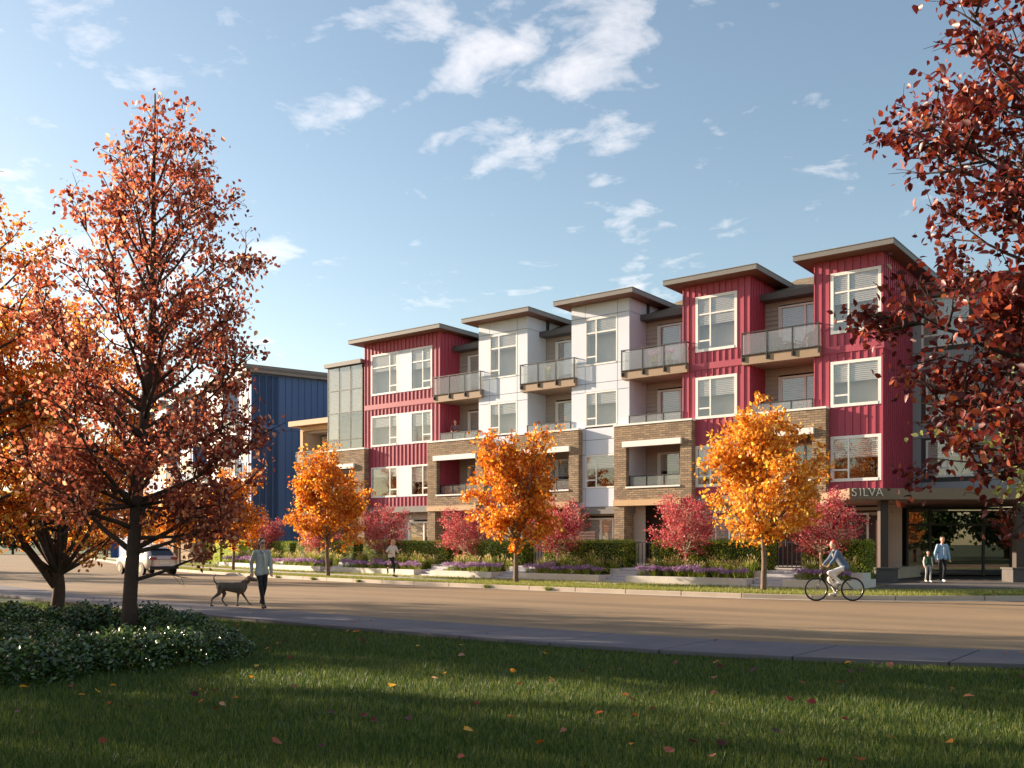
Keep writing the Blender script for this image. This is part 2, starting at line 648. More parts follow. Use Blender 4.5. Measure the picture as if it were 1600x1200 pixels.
strip('road', lambda u: near_v(u) + 1.9, lambda u: kerb_v(u) + 0.05, -0.01, 'asphalt')
strip('verge', lambda u: kerb_v(u) + 0.14, lambda u: max(kerb_v(u) + 40, 62), 0.11, 'verge_ground')
strip('gutter', lambda u: kerb_v(u) - 0.32, lambda u: kerb_v(u), -0.004, 'far_paving')
kerb = tag(bpy.data.objects.new('kerb', None), kind='structure')
COL.objects.link(kerb)
for i in range(58):                                             # kerb stones, laid end to end
    a, b = -104 + 2.0 * i + 0.008, -104 + 2.0 * (i + 1) - 0.008
    va, vb = kerb_v(a), kerb_v(b)
    k = MB().prism([(a, va), (b, vb), (b, vb + 0.15), (a, va + 0.15)], -0.05, 0.13)
    k.build('kerb_block', 'kerb_stone', kerb, bevel=0.02)
walk = tag(bpy.data.objects.new('near_pavement', None), kind='structure')
COL.objects.link(walk)
for i in range(38):
    a, b = -64 + 1.9 * i + 0.012, -64 + 1.9 * (i + 1) - 0.012
    MB().prism([(a, near_v(a)), (b, near_v(b)), (b, near_v(b) + 1.95), (a, near_v(a) + 1.95)], -0.05, 0.025).build('paving_slab', 'paving', walk, bevel=0.008)
fwalk = tag(bpy.data.objects.new('far_pavement', None), kind='structure')
COL.objects.link(fwalk)
for i in range(36):
    a, b = -98 + 2.0 * i + 0.01, -98 + 2.0 * (i + 1) - 0.01
    MB().prism([(a, kerb_v(a) + 1.5), (b, kerb_v(b) + 1.5), (b, kerb_v(b) + 2.9), (a, kerb_v(a) + 2.9)], 0.0, 0.135).build('paving_slab', 'far_paving', fwalk, bevel=0.008)
# raised patios behind the planters, paved forecourt under the canopy
pat = MB()
pat.prism([(-46, 38.4), (-36, 35.9), (-26, 34.4), (-12.6, 33.9), (-11.8, 36.9), (-11.8, 46.5), (-46, 46.5)], 0.0, 0.62)
tag(pat.build('patio', 'far_paving'), kind='structure')
fc = MB()
fc.prism([(-10.1, 32.6), (-2.5, 38.5), (6, 45.1), (6, 52), (-11.75, 52), (-11.75, 36.9), (-10.1, 35.0)], 0.0, 0.14)
tag(fc.build('forecourt_paving', 'paver_dark'), kind='structure')

# ------------------------------------------------------------------ building pieces
def pierced(mb, x0, x1, z0, z1, y, holes, depth=0.18):
    """front wall sheet at y with rectangular holes (x0,x1,z0,z1) and their reveals"""
    xs = sorted({x0, x1, *[h[0] for h in holes], *[h[1] for h in holes]})
    zs = sorted({z0, z1, *[h[2] for h in holes], *[h[3] for h in holes]})
    xs = [x for x in xs if x0 <= x <= x1]
    zs = [z for z in zs if z0 <= z <= z1]
    for a, b in zip(xs[:-1], xs[1:]):
        for c, d in zip(zs[:-1], zs[1:]):
            mx, mz = (a + b) / 2, (c + d) / 2
            if any(h[0] < mx < h[1] and h[2] < mz < h[3] for h in holes):
                continue
            mb.quad((a, y, c), (b, y, c), (b, y, d), (a, y, d))
    for (a, b, c, d) in holes:
        e = y + depth
        mb.quad((a, y, c), (a, y, d), (a, e, d), (a, e, c))
        mb.quad((b, y, d), (b, y, c), (b, e, c), (b, e, d))
        mb.quad((a, y, d), (b, y, d), (b, e, d), (a, e, d))
        mb.quad((b, y, c), (a, y, c), (a, e, c), (b, e, c))
    return mb


def shell(mb, x0, x1, y0, y1, z0, z1, left=True, right=True, top=True, bottom=True):
    """block behind a front wall: its sides, lid and underside"""
    if left:
        mb.quad((x0, y1, z0), (x0, y0, z0), (x0, y0, z1), (x0, y1, z1))
    if right:
        mb.quad((x1, y0, z0), (x1, y1, z0), (x1, y1, z1), (x1, y0, z1))
    if top:
        mb.quad((x0, y0, z1), (x1, y0, z1), (x1, y1, z1), (x0, y1, z1))
    if bottom:
        mb.quad((x0, y1, z0), (x1, y1, z0), (x1, y0, z0), (x0, y0, z0))
    mb.quad((x1, y1, z0), (x0, y1, z0), (x0, y1, z1), (x1, y1, z1))
    return mb


def window(parent, x0, x1, z0, z1, y, trim=0.10, blind=0.5, split=0.31, vent=0.22, transom=None, side='L', room='room_wall', proud=0.035, rd=1.6):
    """white framed window: narrow casement column with a low vent, wide light beside it"""
    f = MB()
    f.box(x0, x0 + trim, y - proud, y + 0.12, z0, z1)
    f.box(x1 - trim, x1, y - proud, y + 0.12, z0, z1)
    f.box(x0 + trim, x1 - trim, y - proud + .002, y + 0.12, z1 - trim, z1)
    f.box(x0 + trim, x1 - trim, y - proud - .015, y + 0.12, z0, z0 + trim)
    w = f.build('window', 'white_trim', parent)
    a, b, c, d = x0 + trim, x1 - trim, z0 + trim, z1 - trim
    m_ = 0.07
    xm = a + (b - a) * split if side == 'L' else b - (b - a) * split
    yo, yi = y - 0.02, y + 0.03
    bar('mullion', xm - m_ / 2, xm + m_ / 2, yo, yi, c, d, 'white_trim', w)
    na, nb = (a, xm - m_ / 2) if side == 'L' else (xm + m_ / 2, b)
    wa, wb = (xm + m_ / 2, b) if side == 'L' else (a, xm - m_ / 2)
    ztop = d
    if transom:
        bar('mullion', na, nb, yo + .002, yi, transom - m_ / 2, transom + m_ / 2, 'white_trim', w)
        bar('mullion', wa, wb, yo + .002, yi, transom - m_ / 2, transom + m_ / 2, 'white_trim', w)
        for p0, p1 in ((na, nb), (wa, wb)):
            bar('pane', p0, p1, y - .004, y + .004, transom + m_ / 2, d, 'window_glass', w)
        ztop = transom - m_ / 2
    zv = c + (d - c) * vent * (0.75 if transom else 1.0)
    bar('mullion', na, nb, yo + .002, yi, zv - m_ / 2, zv + m_ / 2, 'white_trim', w)
    bar('pane', na, nb, y - .004, y + .004, c, zv - m_ / 2, 'window_glass', w)
    bar('pane', na, nb, y - .004, y + .004, zv + m_ / 2, ztop, 'window_glass', w)
    bar('pane', wa, wb, y - .004, y + .004, c, ztop, 'window_glass', w)
    if blind > 0:
        zb = d - (d - c) * blind
        bar('blind', a + .003, b - .003, y + .034, y + .046, zb, d + .01, 'blind', w)
    rm = MB()
    e0, e1 = y + 0.06, y + (0.45 if room == 'room_wall' else rd)
    A, B, C_, D = x0 + .01, x1 - .01, z0 + .01, z1 - .01
    rm.quad((A, e1, C_), (B, e1, C_), (B, e1, D), (A, e1, D))
    rm.quad((A, e0, C_), (A, e1, C_), (A, e1, D), (A, e0, D))
    rm.quad((B, e1, C_), (B, e0, C_), (B, e0, D), (B, e1, D))
    rm.quad((A, e0, C_), (B, e0, C_), (B, e1, C_), (A, e1, C_))
    rm.quad((A, e1, D), (B, e1, D), (B, e0, D), (A, e0, D))
    rm.build('room', room, w)
    return w


def slider(parent, x0, x1, z0, z1, y, blind=0.45, room='room_dark', rd=1.5):
    """glazed balcony door of two leaves in a pale frame"""
    f = MB()
    t_ = 0.09
    f.box(x0, x0 + t_, y - .04, y + .1, z0, z1)
    f.box(x1 - t_, x1, y - .04, y + .1, z0, z1)
    f.box(x0 + t_, x1 - t_, y - .038, y + .1, z1 - t_, z1)
    w = f.build('balcony_door', 'white_trim', parent)
    xm = x0 + (x1 - x0) * 0.58
    bar('stile', xm - .05, xm + .05, y - .01, y + .08, z0, z1 - t_, 'white_trim', w)
    bar('stile', x0 + t_, x0 + t_ + .07, y, y + .08, z0, z1 - t_, 'white_trim', w)
    bar('pane', x0 + t_ + .07, xm - .05, y + .03, y + .04, z0, z1 - t_, 'window_glass', w)
    bar('pane', xm + .05, x1 - t_, y + .03, y + .04, z0, z1 - t_, 'window_glass', w)
    if blind > 0:
        bar('blind', x0 + t_, x1 - t_, y + .11, y + .13, z1 - (z1 - z0) * blind, z1 - .03, 'blind', w)
    rm = MB()
    e0, e1 = y + .14, y + rd
    rm.quad((x0, e1, z0), (x1, e1, z0), (x1, e1, z1), (x0, e1, z1))
    rm.quad((x0, e0, z0), (x0, e1, z0), (x0, e1, z1), (x0, e0, z1))
    rm.quad((x1, e1, z0), (x1, e0, z0), (x1, e0, z1), (x1, e1, z1))
    rm.quad((x0, e0, z0), (x1, e0, z0), (x1, e1, z0), (x0, e1, z0))
    rm.quad((x0, e1, z1), (x1, e1, z1), (x1, e0, z1), (x0, e0, z1))
    rm.build('room', room, w)
    return w


def laps(mb, x0, x1, z0, z1, y, holes=(), h=0.22):
    """lap siding courses, each tilted out over the one below"""
    n = max(1, round((z1 - z0) / h))
    h = (z1 - z0) / n
    for k in range(n):
        a, b = z0 + k * h, z0 + (k + 1) * h
        spans = [(x0, x1)]
        for (ha, hb, hc, hd) in holes:
            if hc < (a + b) / 2 < hd:
                ns = []
                for s0, s1 in spans:
                    if hb <= s0 or ha >= s1:
                        ns.append((s0, s1))
                        continue
                    if ha > s0:
                        ns.append((s0, ha))
                    if hb < s1:
                        ns.append((hb, s1))
                spans = ns
        for s0, s1 in spans:
            mb.quad((s0, y - .06, a), (s1, y - .06, a), (s1, y - .004, b), (s0, y - .004, b))
            mb.quad((s0, y + .0, a), (s1, y + .0, a), (s1, y - .06, a), (s0, y - .06, a))
    return mb


def battens(wall, x0, x1, spans_of, y, mt, step=0.32, ax='x', w=0.055, d=0.037, edge=True):
    """vertical cover strips; spans_of(x) gives the free heights at x"""
    n = max(1, round((x1 - x0) / step))
    for k in range(n + 1):
        x = x0 + (x1 - x0) * k / n
        x = min(max(x, x0 + w / 2), x1 - w / 2)
        for a, b in spans_of(x):
            if b - a < 0.05:
                continue
            if ax == 'x':
                bar('batten', x - w / 2, x + w / 2, y - d, y, a, b, mt, wall)
            else:
                bar('batten', y, y + d, x - w / 2, x + w / 2, a, b, mt, wall)


def cut(z0, z1, gaps):
    out, cur = [], z0
    for a, b in sorted(gaps):
        if a > cur:
            out.append((cur, min(a, z1)))
        cur = max(cur, b)
    if cur < z1:
        out.append((cur, z1))
    return out


def flat_roof(parent, x0, x1, y0, y1, z, over=0.65, front=0.8, th=0.23, name='roof', fas='fascia_grey', sof='soffit_brown'):
    r = MB().box(x0 - over, x1 + over, y0 - front, y1, z + .012, z + th)
    o = r.build(name, fas, parent)
    bar('soffit', x0 - over + .03, x1 + over - .03, y0 - front + .03, y1 - .03, z, z + .012, sof, o)
    bar('drip_edge', x0 - over - .02, x1 + over + .02, y0 - front - .02, y1 + .02, z + th, z + th + .03, fas, o)
    return o


def balcony(parent, x0, x1, yf, yb, z, zr=None, slab='balcony_tan', n=3, yw=41.48):
    """hung balcony: slab, posts with shoe plates, top rail, glass panels"""
    zr = zr or z + 1.42
    s = MB().box(x0, x1, yf + .07, yb, z, z + .38)
    o = s.build('balcony', slab, parent)
    bar('drip_edge', x0 - .012, x1 + .012, yf + .058, yb, z + .38, z + .42, 'fascia_dark', o)
    p = 0.05
    for k in range(n + 1):
        x = x0 + .03 + (x1 - x0 - .06) * k / n
        bar('post', x - p / 2, x + p / 2, yf, yf + p, z + .14, zr, 'rail_dark', o)
        bar('shoe_plate', x - .02 if k == 0 else x - .06, x + .13 if k < n else x + .02, yf + .05, yf + .1, z + .15, z + .33, 'rail_dark', o)
        if k < n:
            xb = x0 + .03 + (x1 - x0 - .06) * (k + 1) / n
            bar('glass_panel', x + p / 2 + .01, xb - p / 2 - .01, yf + .018, yf + .03, z + .46, zr - .05, 'rail_glass', o)
    bar('rail', x0, x1, yf - .005, yf + .055, zr - .001, zr + .045, 'rail_dark', o)
    bar('rail', x0 + .06, x1 - .06, yf + .01, yf + .04, z + .41, z + .45, 'rail_dark', o)
    for x in (x0, x1 - .055):
        bar('rail', x, x + .055, yf + .056, yw, zr, zr + .044, 'rail_dark', o)
        bar('glass_panel', x + .02, x + .032, yf + .07, yw - .01, z + .46, zr - .05, 'rail_glass', o)
    return o


# ------------------------------------------------------------------ the main apartment building
VF, VR = 41.5, 43.25
bld = empty('apartment_building', (0, 0, 0), 0, 'four storey apartment building of red and white blocks with glass balconies', 'building')
RED = [(-43.65, -37.35), (-21.67, -18.24), (-15.25, -12.29)]
WHITE = [(-34.40, -31.02), (-28.10, -24.66)]
ZB, ZT = 3.86, 13.96
BAND = (9.88, 10.18)
GAPX = [(-37.35, -34.40), (-31.02, -28.10), (-24.66, -21.67), (-18.24, -15.25)]
BR = {}                                                         # brick boxes: span along the front
for (a, b) in GAPX:
    BR[(a, b)] = (a - 0.64, b + 0.66)

blinds = [0.62, 0.42, 0.5, 0.36, 0.45, 0.3, 0.55, 0.4, 0.52, 0.47, 0.38, 0.6]
bi = 0
def nb():
    global bi
    bi += 1
    return blinds[bi % len(blinds)]


def red_block(u0, u1, wins, right_depth=12.0):
    holes = []
    for w in wins:
        holes += [(w[0] + .05, w[1] - .05, w[2] + .05, w[3] - .05)]
    wall = shell(pierced(MB(), u0, u1, ZB, ZT, VF, holes), u0, u1, VF, VF + right_depth, ZB, ZT).build('wall', 'red_siding', bld)
    # front battens between the windows, the storey bands and the brick boxes
    def spans(x):
        g = [(BAND[0] - .02, BAND[1])]
        for w in wins:
            if w[0] - .04 < x < w[1] + .04:
                g.append((w[2] - .02, w[3]))
        for (a, b) in BR.values():
            if a - .03 < x < b + .03:
                g.append((0, 7.56))
        if u0 < -43 and x < -43.2:
            g.append((0, 7.56))
        return cut(ZB, ZT - .02, g)
    battens(wall, u0, u1, spans, VF, 'red_siding')
    battens(wall, VF + .12, VF + right_depth, lambda x: cut(ZB, ZT - .02, [BAND]) if x < 43.4 else ([(10.2, ZT - .02)] if u1 < -13 else cut(ZB, ZT - .02, [])), u1, 'red_siding', ax='y', step=0.30)
    bar('storey_band', u0 - .01, u1 + .045, VF - .045, VF, BAND[0], BAND[1], 'red_siding', wall)
    bar('storey_band', u1, u1 + .045, VF, VR - .02, BAND[0] + .002, BAND[1] - .002, 'red_siding', wall)
    flat_roof(bld, u0, u1, VF, VF + right_depth + .4, ZT)
    return wall


# wide red block: pairs of windows with a white infill panel between them
wz = [(10.73, 13.25), (7.58, 9.48), (4.44, 6.31)]
w1 = [(-43.06, -37.97, a, b) for a, b in wz]
red1 = red_block(*RED[0], w1)
for k, (z0, z1) in enumerate(wz):
    xa, xb, xc, xd = -43.06, -40.75, -39.72, -37.97
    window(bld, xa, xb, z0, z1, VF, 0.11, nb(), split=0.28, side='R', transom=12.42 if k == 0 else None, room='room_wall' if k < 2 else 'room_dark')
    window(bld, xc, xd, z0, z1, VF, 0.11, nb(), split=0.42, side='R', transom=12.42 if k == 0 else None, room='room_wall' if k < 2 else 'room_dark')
    bar('infill_panel', xb, xc, VF - .03, VF + .05, z0 + .002, z1 - .002, 'white_panel', bld)
# narrow red blocks
for (u0, u1), xs in zip(RED[1:], ((-20.99, -18.87), (-14.51, -12.34 - .02))):
    xa, xb = xs
    wz2 = [(10.72, 13.36), (7.53, 9.52), (4.30, 6.27)]
    red_block(u0, u1, [(xa, xb, a, b) for a, b in wz2])
    for k, (z0, z1) in enumerate(wz2):
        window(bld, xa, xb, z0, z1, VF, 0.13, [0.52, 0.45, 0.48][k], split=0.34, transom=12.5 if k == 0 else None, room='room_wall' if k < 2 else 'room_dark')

# white blocks: panels hung with open joints over a dark backing
for (u0, u1), (xa, xb) in zip(WHITE, ((-33.64, -31.70), (-27.27, -25.33))):
    wz3 = [(10.78, 13.20), (7.62, 9.42), (4.46, 6.18)]
    holes = [(xa + .04, xb - .04, a + .04, b - .04) for a, b in wz3]
    wall = shell(pierced(MB(), u0, u1, 3.5, ZT, VF, holes), u0, u1, VF, VF + 12, 3.5, ZT).build('wall', 'joint_dark', bld)
    zrows = [3.5, 4.46, 6.18, 6.95, 7.55, 9.42, 9.86, 10.78, 13.28, ZT]
    xcols = [u0, xa, xb, u1]
    g2 = 0.012
    for c0, c1 in zip(xcols[:-1], xcols[1:]):
        for r0, r1 in zip(zrows[:-1], zrows[1:]):
            mz = (r0 + r1) / 2
            if c0 == xa and any(a < mz < b for a, b in wz3):
                if r1 > 13.2:
                    bar('panel', c0 + g2, c1 - g2, VF - .022, VF - .001, 13.2, r1 - g2, 'white_panel', wall)
                continue
            bar('panel', c0 + (g2 if c0 > u0 else -.022), c1 - (g2 if c1 < u1 else -.022), VF - .022, VF - .001, r0 + g2, r1 - g2, 'white_panel', wall)
    for s0, s1 in ((VF + .001, VR - .05), (VR + .3, VF + 12)):
        for r0, r1 in zip([3.5, 6.7, 9.86, 13.28], [6.7, 9.86, 13.28, ZT]):
            if s0 > VR and r0 < 13:
                continue
            bar('panel', u1 + .001, u1 + .022, s0, s1 - g2, r0 + g2, r1 - g2, 'white_panel', wall)
            bar('panel', u0 - .022, u0 - .001, s0, s1 - g2, r0 + g2, r1 - g2, 'white_panel', wall)
    flat_roof(bld, u0, u1, VF, VF + 12.4, ZT)
    for k, (z0, z1) in enumerate(wz3):
        window(bld, xa, xb, z0, z1, VF, 0.08, [0.34, 0.34, 0.4][k], split=0.33, transom=12.45 if k == 0 else None, proud=0.03, room='room_wall' if k < 2 else 'room_dark')

# recessed bays with balconies, brick boxes below
for gi, (u0, u1) in enumerate(GAPX):
    door = (u0 + 0.68, u1 - 0.12)
    hs = [(door[0], door[1], 10.3, 12.72), (door[0], door[1], 7.05, 9.42), (door[0], door[1], 3.9, 6.25)]
    sd = laps(MB(), u0, u1, 3.6, 13.0, VR, hs).build('lap_siding', 'lap_siding', bld)
    tag(sd, kind='stuff')
    for k, h in enumerate(hs):
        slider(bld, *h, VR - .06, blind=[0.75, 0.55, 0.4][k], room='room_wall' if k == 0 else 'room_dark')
    # floor plates behind the front
    fl = MB()
    fl.box(u0 + .01, u1 - .01, VF + .02, VR + .5, 9.84, 10.24)
    fl.box(u0 + .01, u1 - .01, VF + .02, VR + .5, 6.70, 7.02)
    fl.box(u0 + .01, u1 - .01, VF + .02, VR + .5, 3.55, 3.88)
    fl.build('floor_plate', 'soffit_brown', bld)
    # small eaves over the recess and the shingled slope above
    ev = MB().box(u0 + .02, u1 - .02, 42.55, VR + .6, 12.98, 13.27)
    ev.build('eaves', 'fascia_dark', bld)
    sl = MB()
    sl.quad((u0 + .02, 42.9, 13.28), (u1 - .02, 42.9, 13.28), (u1 - .02, 47.2, 15.0), (u0 + .02, 47.2, 15.0))
    sl.quad((u0 + .02, 47.2, 15.0), (u1 - .02, 47.2, 15.0), (u1 - .02, 53, 13.3), (u0 + .02, 53, 13.3))
    sl.build('shingle_roof', 'shingle', bld)
    balcony(bld, u0 - .30, u1 + .34, VF - .30, VR - .1, 9.82, 11.24)
    # brick box
    a, b = BR[(u0, u1)]
    yb = VF - .40
    hole = (u0 + .06, u1 + .06, 4.44, 6.42)
    bx = pierced(MB(), a, b, 3.79, 7.48, yb, [hole], depth=0.30)
    shell(bx, a, b, yb, VF + .3, 3.79, 7.48)
    bx.f.pop()                                                  # open towards the recess
    bb = bx.build('brick_bay', 'brick', bld)
    bar('coping', a - .03, b + .03, yb - .04, VF + .28, 7.481, 7.57, 'white_trim', bb)
    bar('lintel', hole[0] - .14, hole[1] + .10, yb - .16, yb, 6.40, 6.68, 'white_trim', bb)
    bar('sill', hole[0] - .02, hole[1] + .02, yb - .06, yb + .28, 4.36, 4.445, 'white_trim', bb)
    bar('header_beam', a - .02, b - .55, yb - .06, VF + .3, 3.50, 3.786, 'tan_timber', bb)
    for zr, y_, z0 in ((8.02, VF - .1, 7.60), (5.0, yb + .36, 4.5)):
        rl = MB().box(u0 + .02, u1 - .02, y_, y_ + .04, zr - .045, zr).build('railing', 'rail_dark', bld)
        for k in range(4):
            x = u0 + .05 + (u1 - u0 - .1) * k / 3
            bar('post', x - .02, x + .02, y_ + .001, y_ + .04, z0 - .06, zr - .046, 'rail_dark', rl)
            if k < 3:
                bar('glass_panel', x + .04, x + (u1 - u0 - .1) / 3 - .04, y_ + .012, y_ + .024, z0, zr - .06, 'rail_glass', rl)
    # ground floor: brick piers, dark porch, front door, a privacy screen of slats
    bar('brick_pier', a, a + .58, yb + .01, VF + .5, 0.1, 3.5, 'brick', bb)
    bar('brick_pier', b - .5, b, yb + .01, VF + .5, 0.1, 3.49, 'brick', bb)
    gs = laps(MB(), a + .5, b - .4, 0.62, 3.5, VR - .3, [(u0 + 1.0, u0 + 2.0, 0.6, 2.75)]).build('lap_siding', 'shaded_porch_siding', bld)
    tag(gs, kind='stuff')
    dr = MB().box(u0 + 1.0, u0 + 2.0, VR - .3, VR - .22, 0.62, 2.75).build('front_door', 'slat_brown', bld)
    bar('handle', u0 + 1.1, u0 + 1.13, VR - .34, VR - .3, 1.5, 1.8, 'brass_letters', dr)
    bar('glass_panel', u0 + 1.3, u0 + 1.8, VR - .315, VR - .301, 1.2, 2.5, 'window_glass', dr)
    for side_u in (b + .05,):
        so = MB().box(side_u, side_u + .06, 40.2, 40.26, 0.62, 2.3).build('privacy_screen', 'slat_brown', bld)
        bar('post', side_u + 1.5, side_u + 1.56, 40.2, 40.26, 0.62, 2.3, 'slat_brown', so)
        for k in range(10):
            bar('slat', side_u - .02, side_u + 1.58, 40.17, 40.2, 0.78 + .15 * k, 0.88 + .15 * k, 'slat_brown', so)

# ground floor behind the blocks
gf = MB()
for (u0, u1) in RED + WHITE:
    hs = [(u0 + .35, min(u0 + 2.2, u1 - .3), 0.64, 2.95)] + ([(u0 + 3.2, u1 - .9, 1.1, 2.95)] if u1 - u0 > 5 else [])
    laps(gf, u0 - .6, u1 + .6, 0.62, 3.5, VF + .62, hs)
    for h in hs:
        slider(bld, *h, VF + .56, blind=0.5)
    lo = ZB if (u0, u1) in RED else 3.5
    bar('lower_fascia', u0 - .02, u1 + .02, VF - .06, VF + .7, lo - .36, lo - .003, 'fascia_grey', bld)
tag(gf.build('lap_siding', 'lap_siding', bld), kind='stuff')
core = MB()
shell(core, -47.0, -12.6, VF + 1.6, VF + 12.2, 0.0, 13.2)
core.quad((-47.0, VF + 1.9, 0), (-12.6, VF + 1.9, 0), (-12.6, VF + 1.9, 3.5), (-47.0, VF + 1.9, 3.5))
core.build('rear_wall', 'lap_siding', bld)

# glazed corner bay on its brick base
g0, g1 = -47.02, -43.86
bayw = MB()
shell(bayw, g0, g1, VF + .02, VF + 6, 7.5, 12.85, bottom=False)
bayo = bayw.build('glazed_bay', 'lap_siding', bld)
for zf in (9.0,):
    bar('floor_plate', g0 + .1, g1 - .1, VF + .3, VF + 5.8, 9.95, 10.2, 'room_wall', bayo)
    bar('back_screen', g0 + .06, g1 - .06, VF + .012, VF + .02, 9.95, 12.8, 'blind', bayo)
    bar('back_screen', g0 + .06, -46.1, VF + .012, VF + .02, 8.3, 9.9, 'blind', bayo)
    bar('back_wall', g0 + .1, g1 - .1, VF + 1.2, VF + 1.25, 7.6, 9.9, 'room_wall', bayo)
xs = [g0, -45.97, -44.92, g1]
zs = [7.57, 8.2, 9.92, 11.36, 12.84]
for x in xs:
    bar('mullion', x - .035, x + .035, VF - .025, VF + .05, zs[0], zs[-1], 'mullion_black', bayo)
for z in zs:
    bar('mullion', g0 + .036, g1 - .036, VF - .023, VF + .048, z - .03, z + .03, 'mullion_black', bayo)
for xa, xb in zip(xs[:-1], xs[1:]):
    for za, zb in zip(zs[:-1], zs[1:]):
        bar('pane', xa + .036, xb - .036, VF - .012, VF - .004, za + .031, zb - .031, 'bay_glass', bayo)
bar('bay_roof', g0 - .15, g1 + .08, VF - .25, VF + 6, 12.87, 13.12, 'fascia_grey', bayo)
gb = MB()
pierced(gb, -47.6, -43.28, 3.79, 7.46, VF - .4, [(-46.9, -44.2, 4.4, 6.3)], depth=.3)
shell(gb, -47.6, -43.28, VF - .4, VF + .4, 3.79, 7.46)
gb.f.pop()
gbo = gb.build('brick_bay', 'brick', bld)
bar('coping', -47.63, -43.25, VF - .44, VF + .3, 7.461, 7.55, 'white_trim', gbo)
bar('lintel', -47.0, -44.1, VF - .56, VF - .4, 6.32, 6.6, 'white_trim', gbo)
bar('recess_wall', -47.5, -43.4, VF + 1.6, VF + 1.65, 3.8, 7.4, 'lap_siding', gbo)
bar('brick_pier', -47.6, -46.9, VF - .39, VF + .5, 0.1, 3.78, 'brick', gbo)
bar('brick_pier', -43.9, -43.28, VF - .39, VF + .5, 0.1, 3.78, 'brick', gbo)

# low corner bay with a tan framed balcony
t0, t1, ty = -51.2, -47.66, 42.2
cw = MB()
pierced(cw, t0 + .3, t1, 0.2, 9.5, ty + .5, [(t0 + .7, t1 - .5, 6.75, 9.05)], depth=1.2)
shell(cw, t0 + .3, t1, ty + .5, ty + 8, 0.2, 9.5)
cwo = cw.build('corner_wall', 'lap_siding', bld)
bar('back_wall', t0 + .5, t1 - .3, ty + 1.72, ty + 1.76, 6.5, 9.2, 'grey_panel', cwo)
slider(bld, t0 + 1.0, t0 + 2.3, 6.8, 8.9, ty + 1.6, blind=0.3)
for x in (t0 + .3, t1 - .52):
    bar('post', x, x + .26, ty + .24, ty + .5, 6.7, 9.2, 'tan_timber', cwo)
bar('header_beam', t0 + .3, t1 - .26, ty + .236, ty + .5, 9.2, 9.5, 'tan_timber', cwo)
bar('canopy_roof', t0 - .35, t1 + .1, ty - .25, ty + 8, 9.52, 9.86, 'tan_timber', cwo)
balcony(bld, t0 + .2, t1 - .2, ty - .05, ty + .5, 6.3, 7.75, n=4, yw=ty + .48)
bar('brick_base', t0 + .25, t1, ty + .42, ty + .5, 0.2, 6.25, 'brick', cwo)

# ------------------------------------------------------------------ entrance wing right of the last red block
ew0, ew1, ey = -12.29, 5.0, 45.9
hs = [(-11.9, -9.9, 10.5, 12.7), (-11.7, -9.7, 7.35, 9.45), (-11.7, -9.7, 4.6, 6.3), (-6.6, -4.4, 10.5, 12.7), (-6.6, -4.4, 7.2, 9.4), (-6.6, -4.4, 4.4, 6.3)]
ww = shell(pierced(MB(), ew0, ew1, 3.7, 13.0, ey, [(a + .04, b - .04, c + .04, d - .04) for a, b, c, d in hs]), ew0, ew1, ey, ey + 9, 3.7, 13.0).build('wall', 'joint_dark', bld)
xc = [ew0, -11.9, -9.7, -6.6, -4.4, -1.2, 2.0, ew1]
zr = [3.7, 4.4, 6.4, 7.1, 9.5, 10.3, 12.8, 13.0]
for a, b in zip(xc[:-1], xc[1:]):
    for c, d in zip(zr[:-1], zr[1:]):
        mx, mz = (a + b) / 2, (c + d) / 2
        if any(h[0] < mx < h[1] and h[2] < mz < h[3] for h in hs):
            continue
        bar('panel', a + .012, b - .012, ey - .022, ey - .001, c + .012, d - .012, 'grey_panel', ww)
for h in hs:
    window(bld, *h, ey, 0.09, nb(), split=0.45, proud=0.03)
flat_roof(bld, ew0 + .7, ew1, ey, ey + 9.4, 13.0, fas='fascia_grey')
balcony(bld, -8.6, -2.4, 43.9, ey - .03, 6.55, 7.95, slab='tan_timber', n=4, yw=ey - .04)
balcony(bld, -8.6, -2.4, 43.9, ey - .03, 9.75, 11.1, slab='tan_timber', n=4, yw=ey - .04)
# storefront under the canopy, turned with the street
D2 = Vector((CA, SA))
def along(base, s, t=0.0):
    """point s metres along the turned front from base, t metres behind it"""
    return (base[0] + D2.x * s - D2.y * t, base[1] + D2.y * s + D2.x * t)

SB = (-12.3, 45.0)
store = empty('storefront', (SB[0], SB[1], 0.14), math.atan2(SA, CA))
store.parent = bld
xs = [0.02, 1.05, 3.45, 4.7, 7.6]
for x in xs:
    bar('mullion', x - .05, x + .05, -.06, .06, 0.0, 3.1, 'mullion_black', store)
for z in (0.12, 2.33, 3.06):
    bar('mullion', 0.08, 7.55, -.055, .055, z - .05, z + .05, 'mullion_black', store)
for a, b in zip(xs[:-1], xs[1:]):
    for c, d in ((0.17, 2.28), (2.38, 3.01)):
        bar('pane', a + .05, b - .05, -.008, .008, c, d, 'store_glass', store)
lob = MB()
lob.quad((0, 4, 0), (7.6, 4, 0), (7.6, 4, 3.1), (0, 4, 3.1))
lob.quad((0, .1, 0), (0, 4, 0), (0, 4, 3.1), (0, .1, 3.1))
lob.quad((7.6, 4, 0), (7.6, .1, 0), (7.6, .1, 3.1), (7.6, 4, 3.1))
lob.quad((0, .1, .02), (7.6, .1, .02), (7.6, 4, .02), (0, 4, .02))
lob.build('lobby', 'room_dark', store)
bar('lobby_wall', 0.25, 0.95, .5, .56, 0.1, 3.0, 'grey_panel', store)
sw = laps(MB(), -15.2, -12.62, 0.62, 3.4, 42.1)
for k in range(18):
    z = 0.16 + k * .17
    sw.quad((-12.58, 42.1, z), (-12.58, 45.0, z), (-12.61, 45.0, z + .17), (-12.61, 42.1, z + .17))
tag(sw.build('lap_siding', 'shaded_porch_siding', bld), kind='stuff')
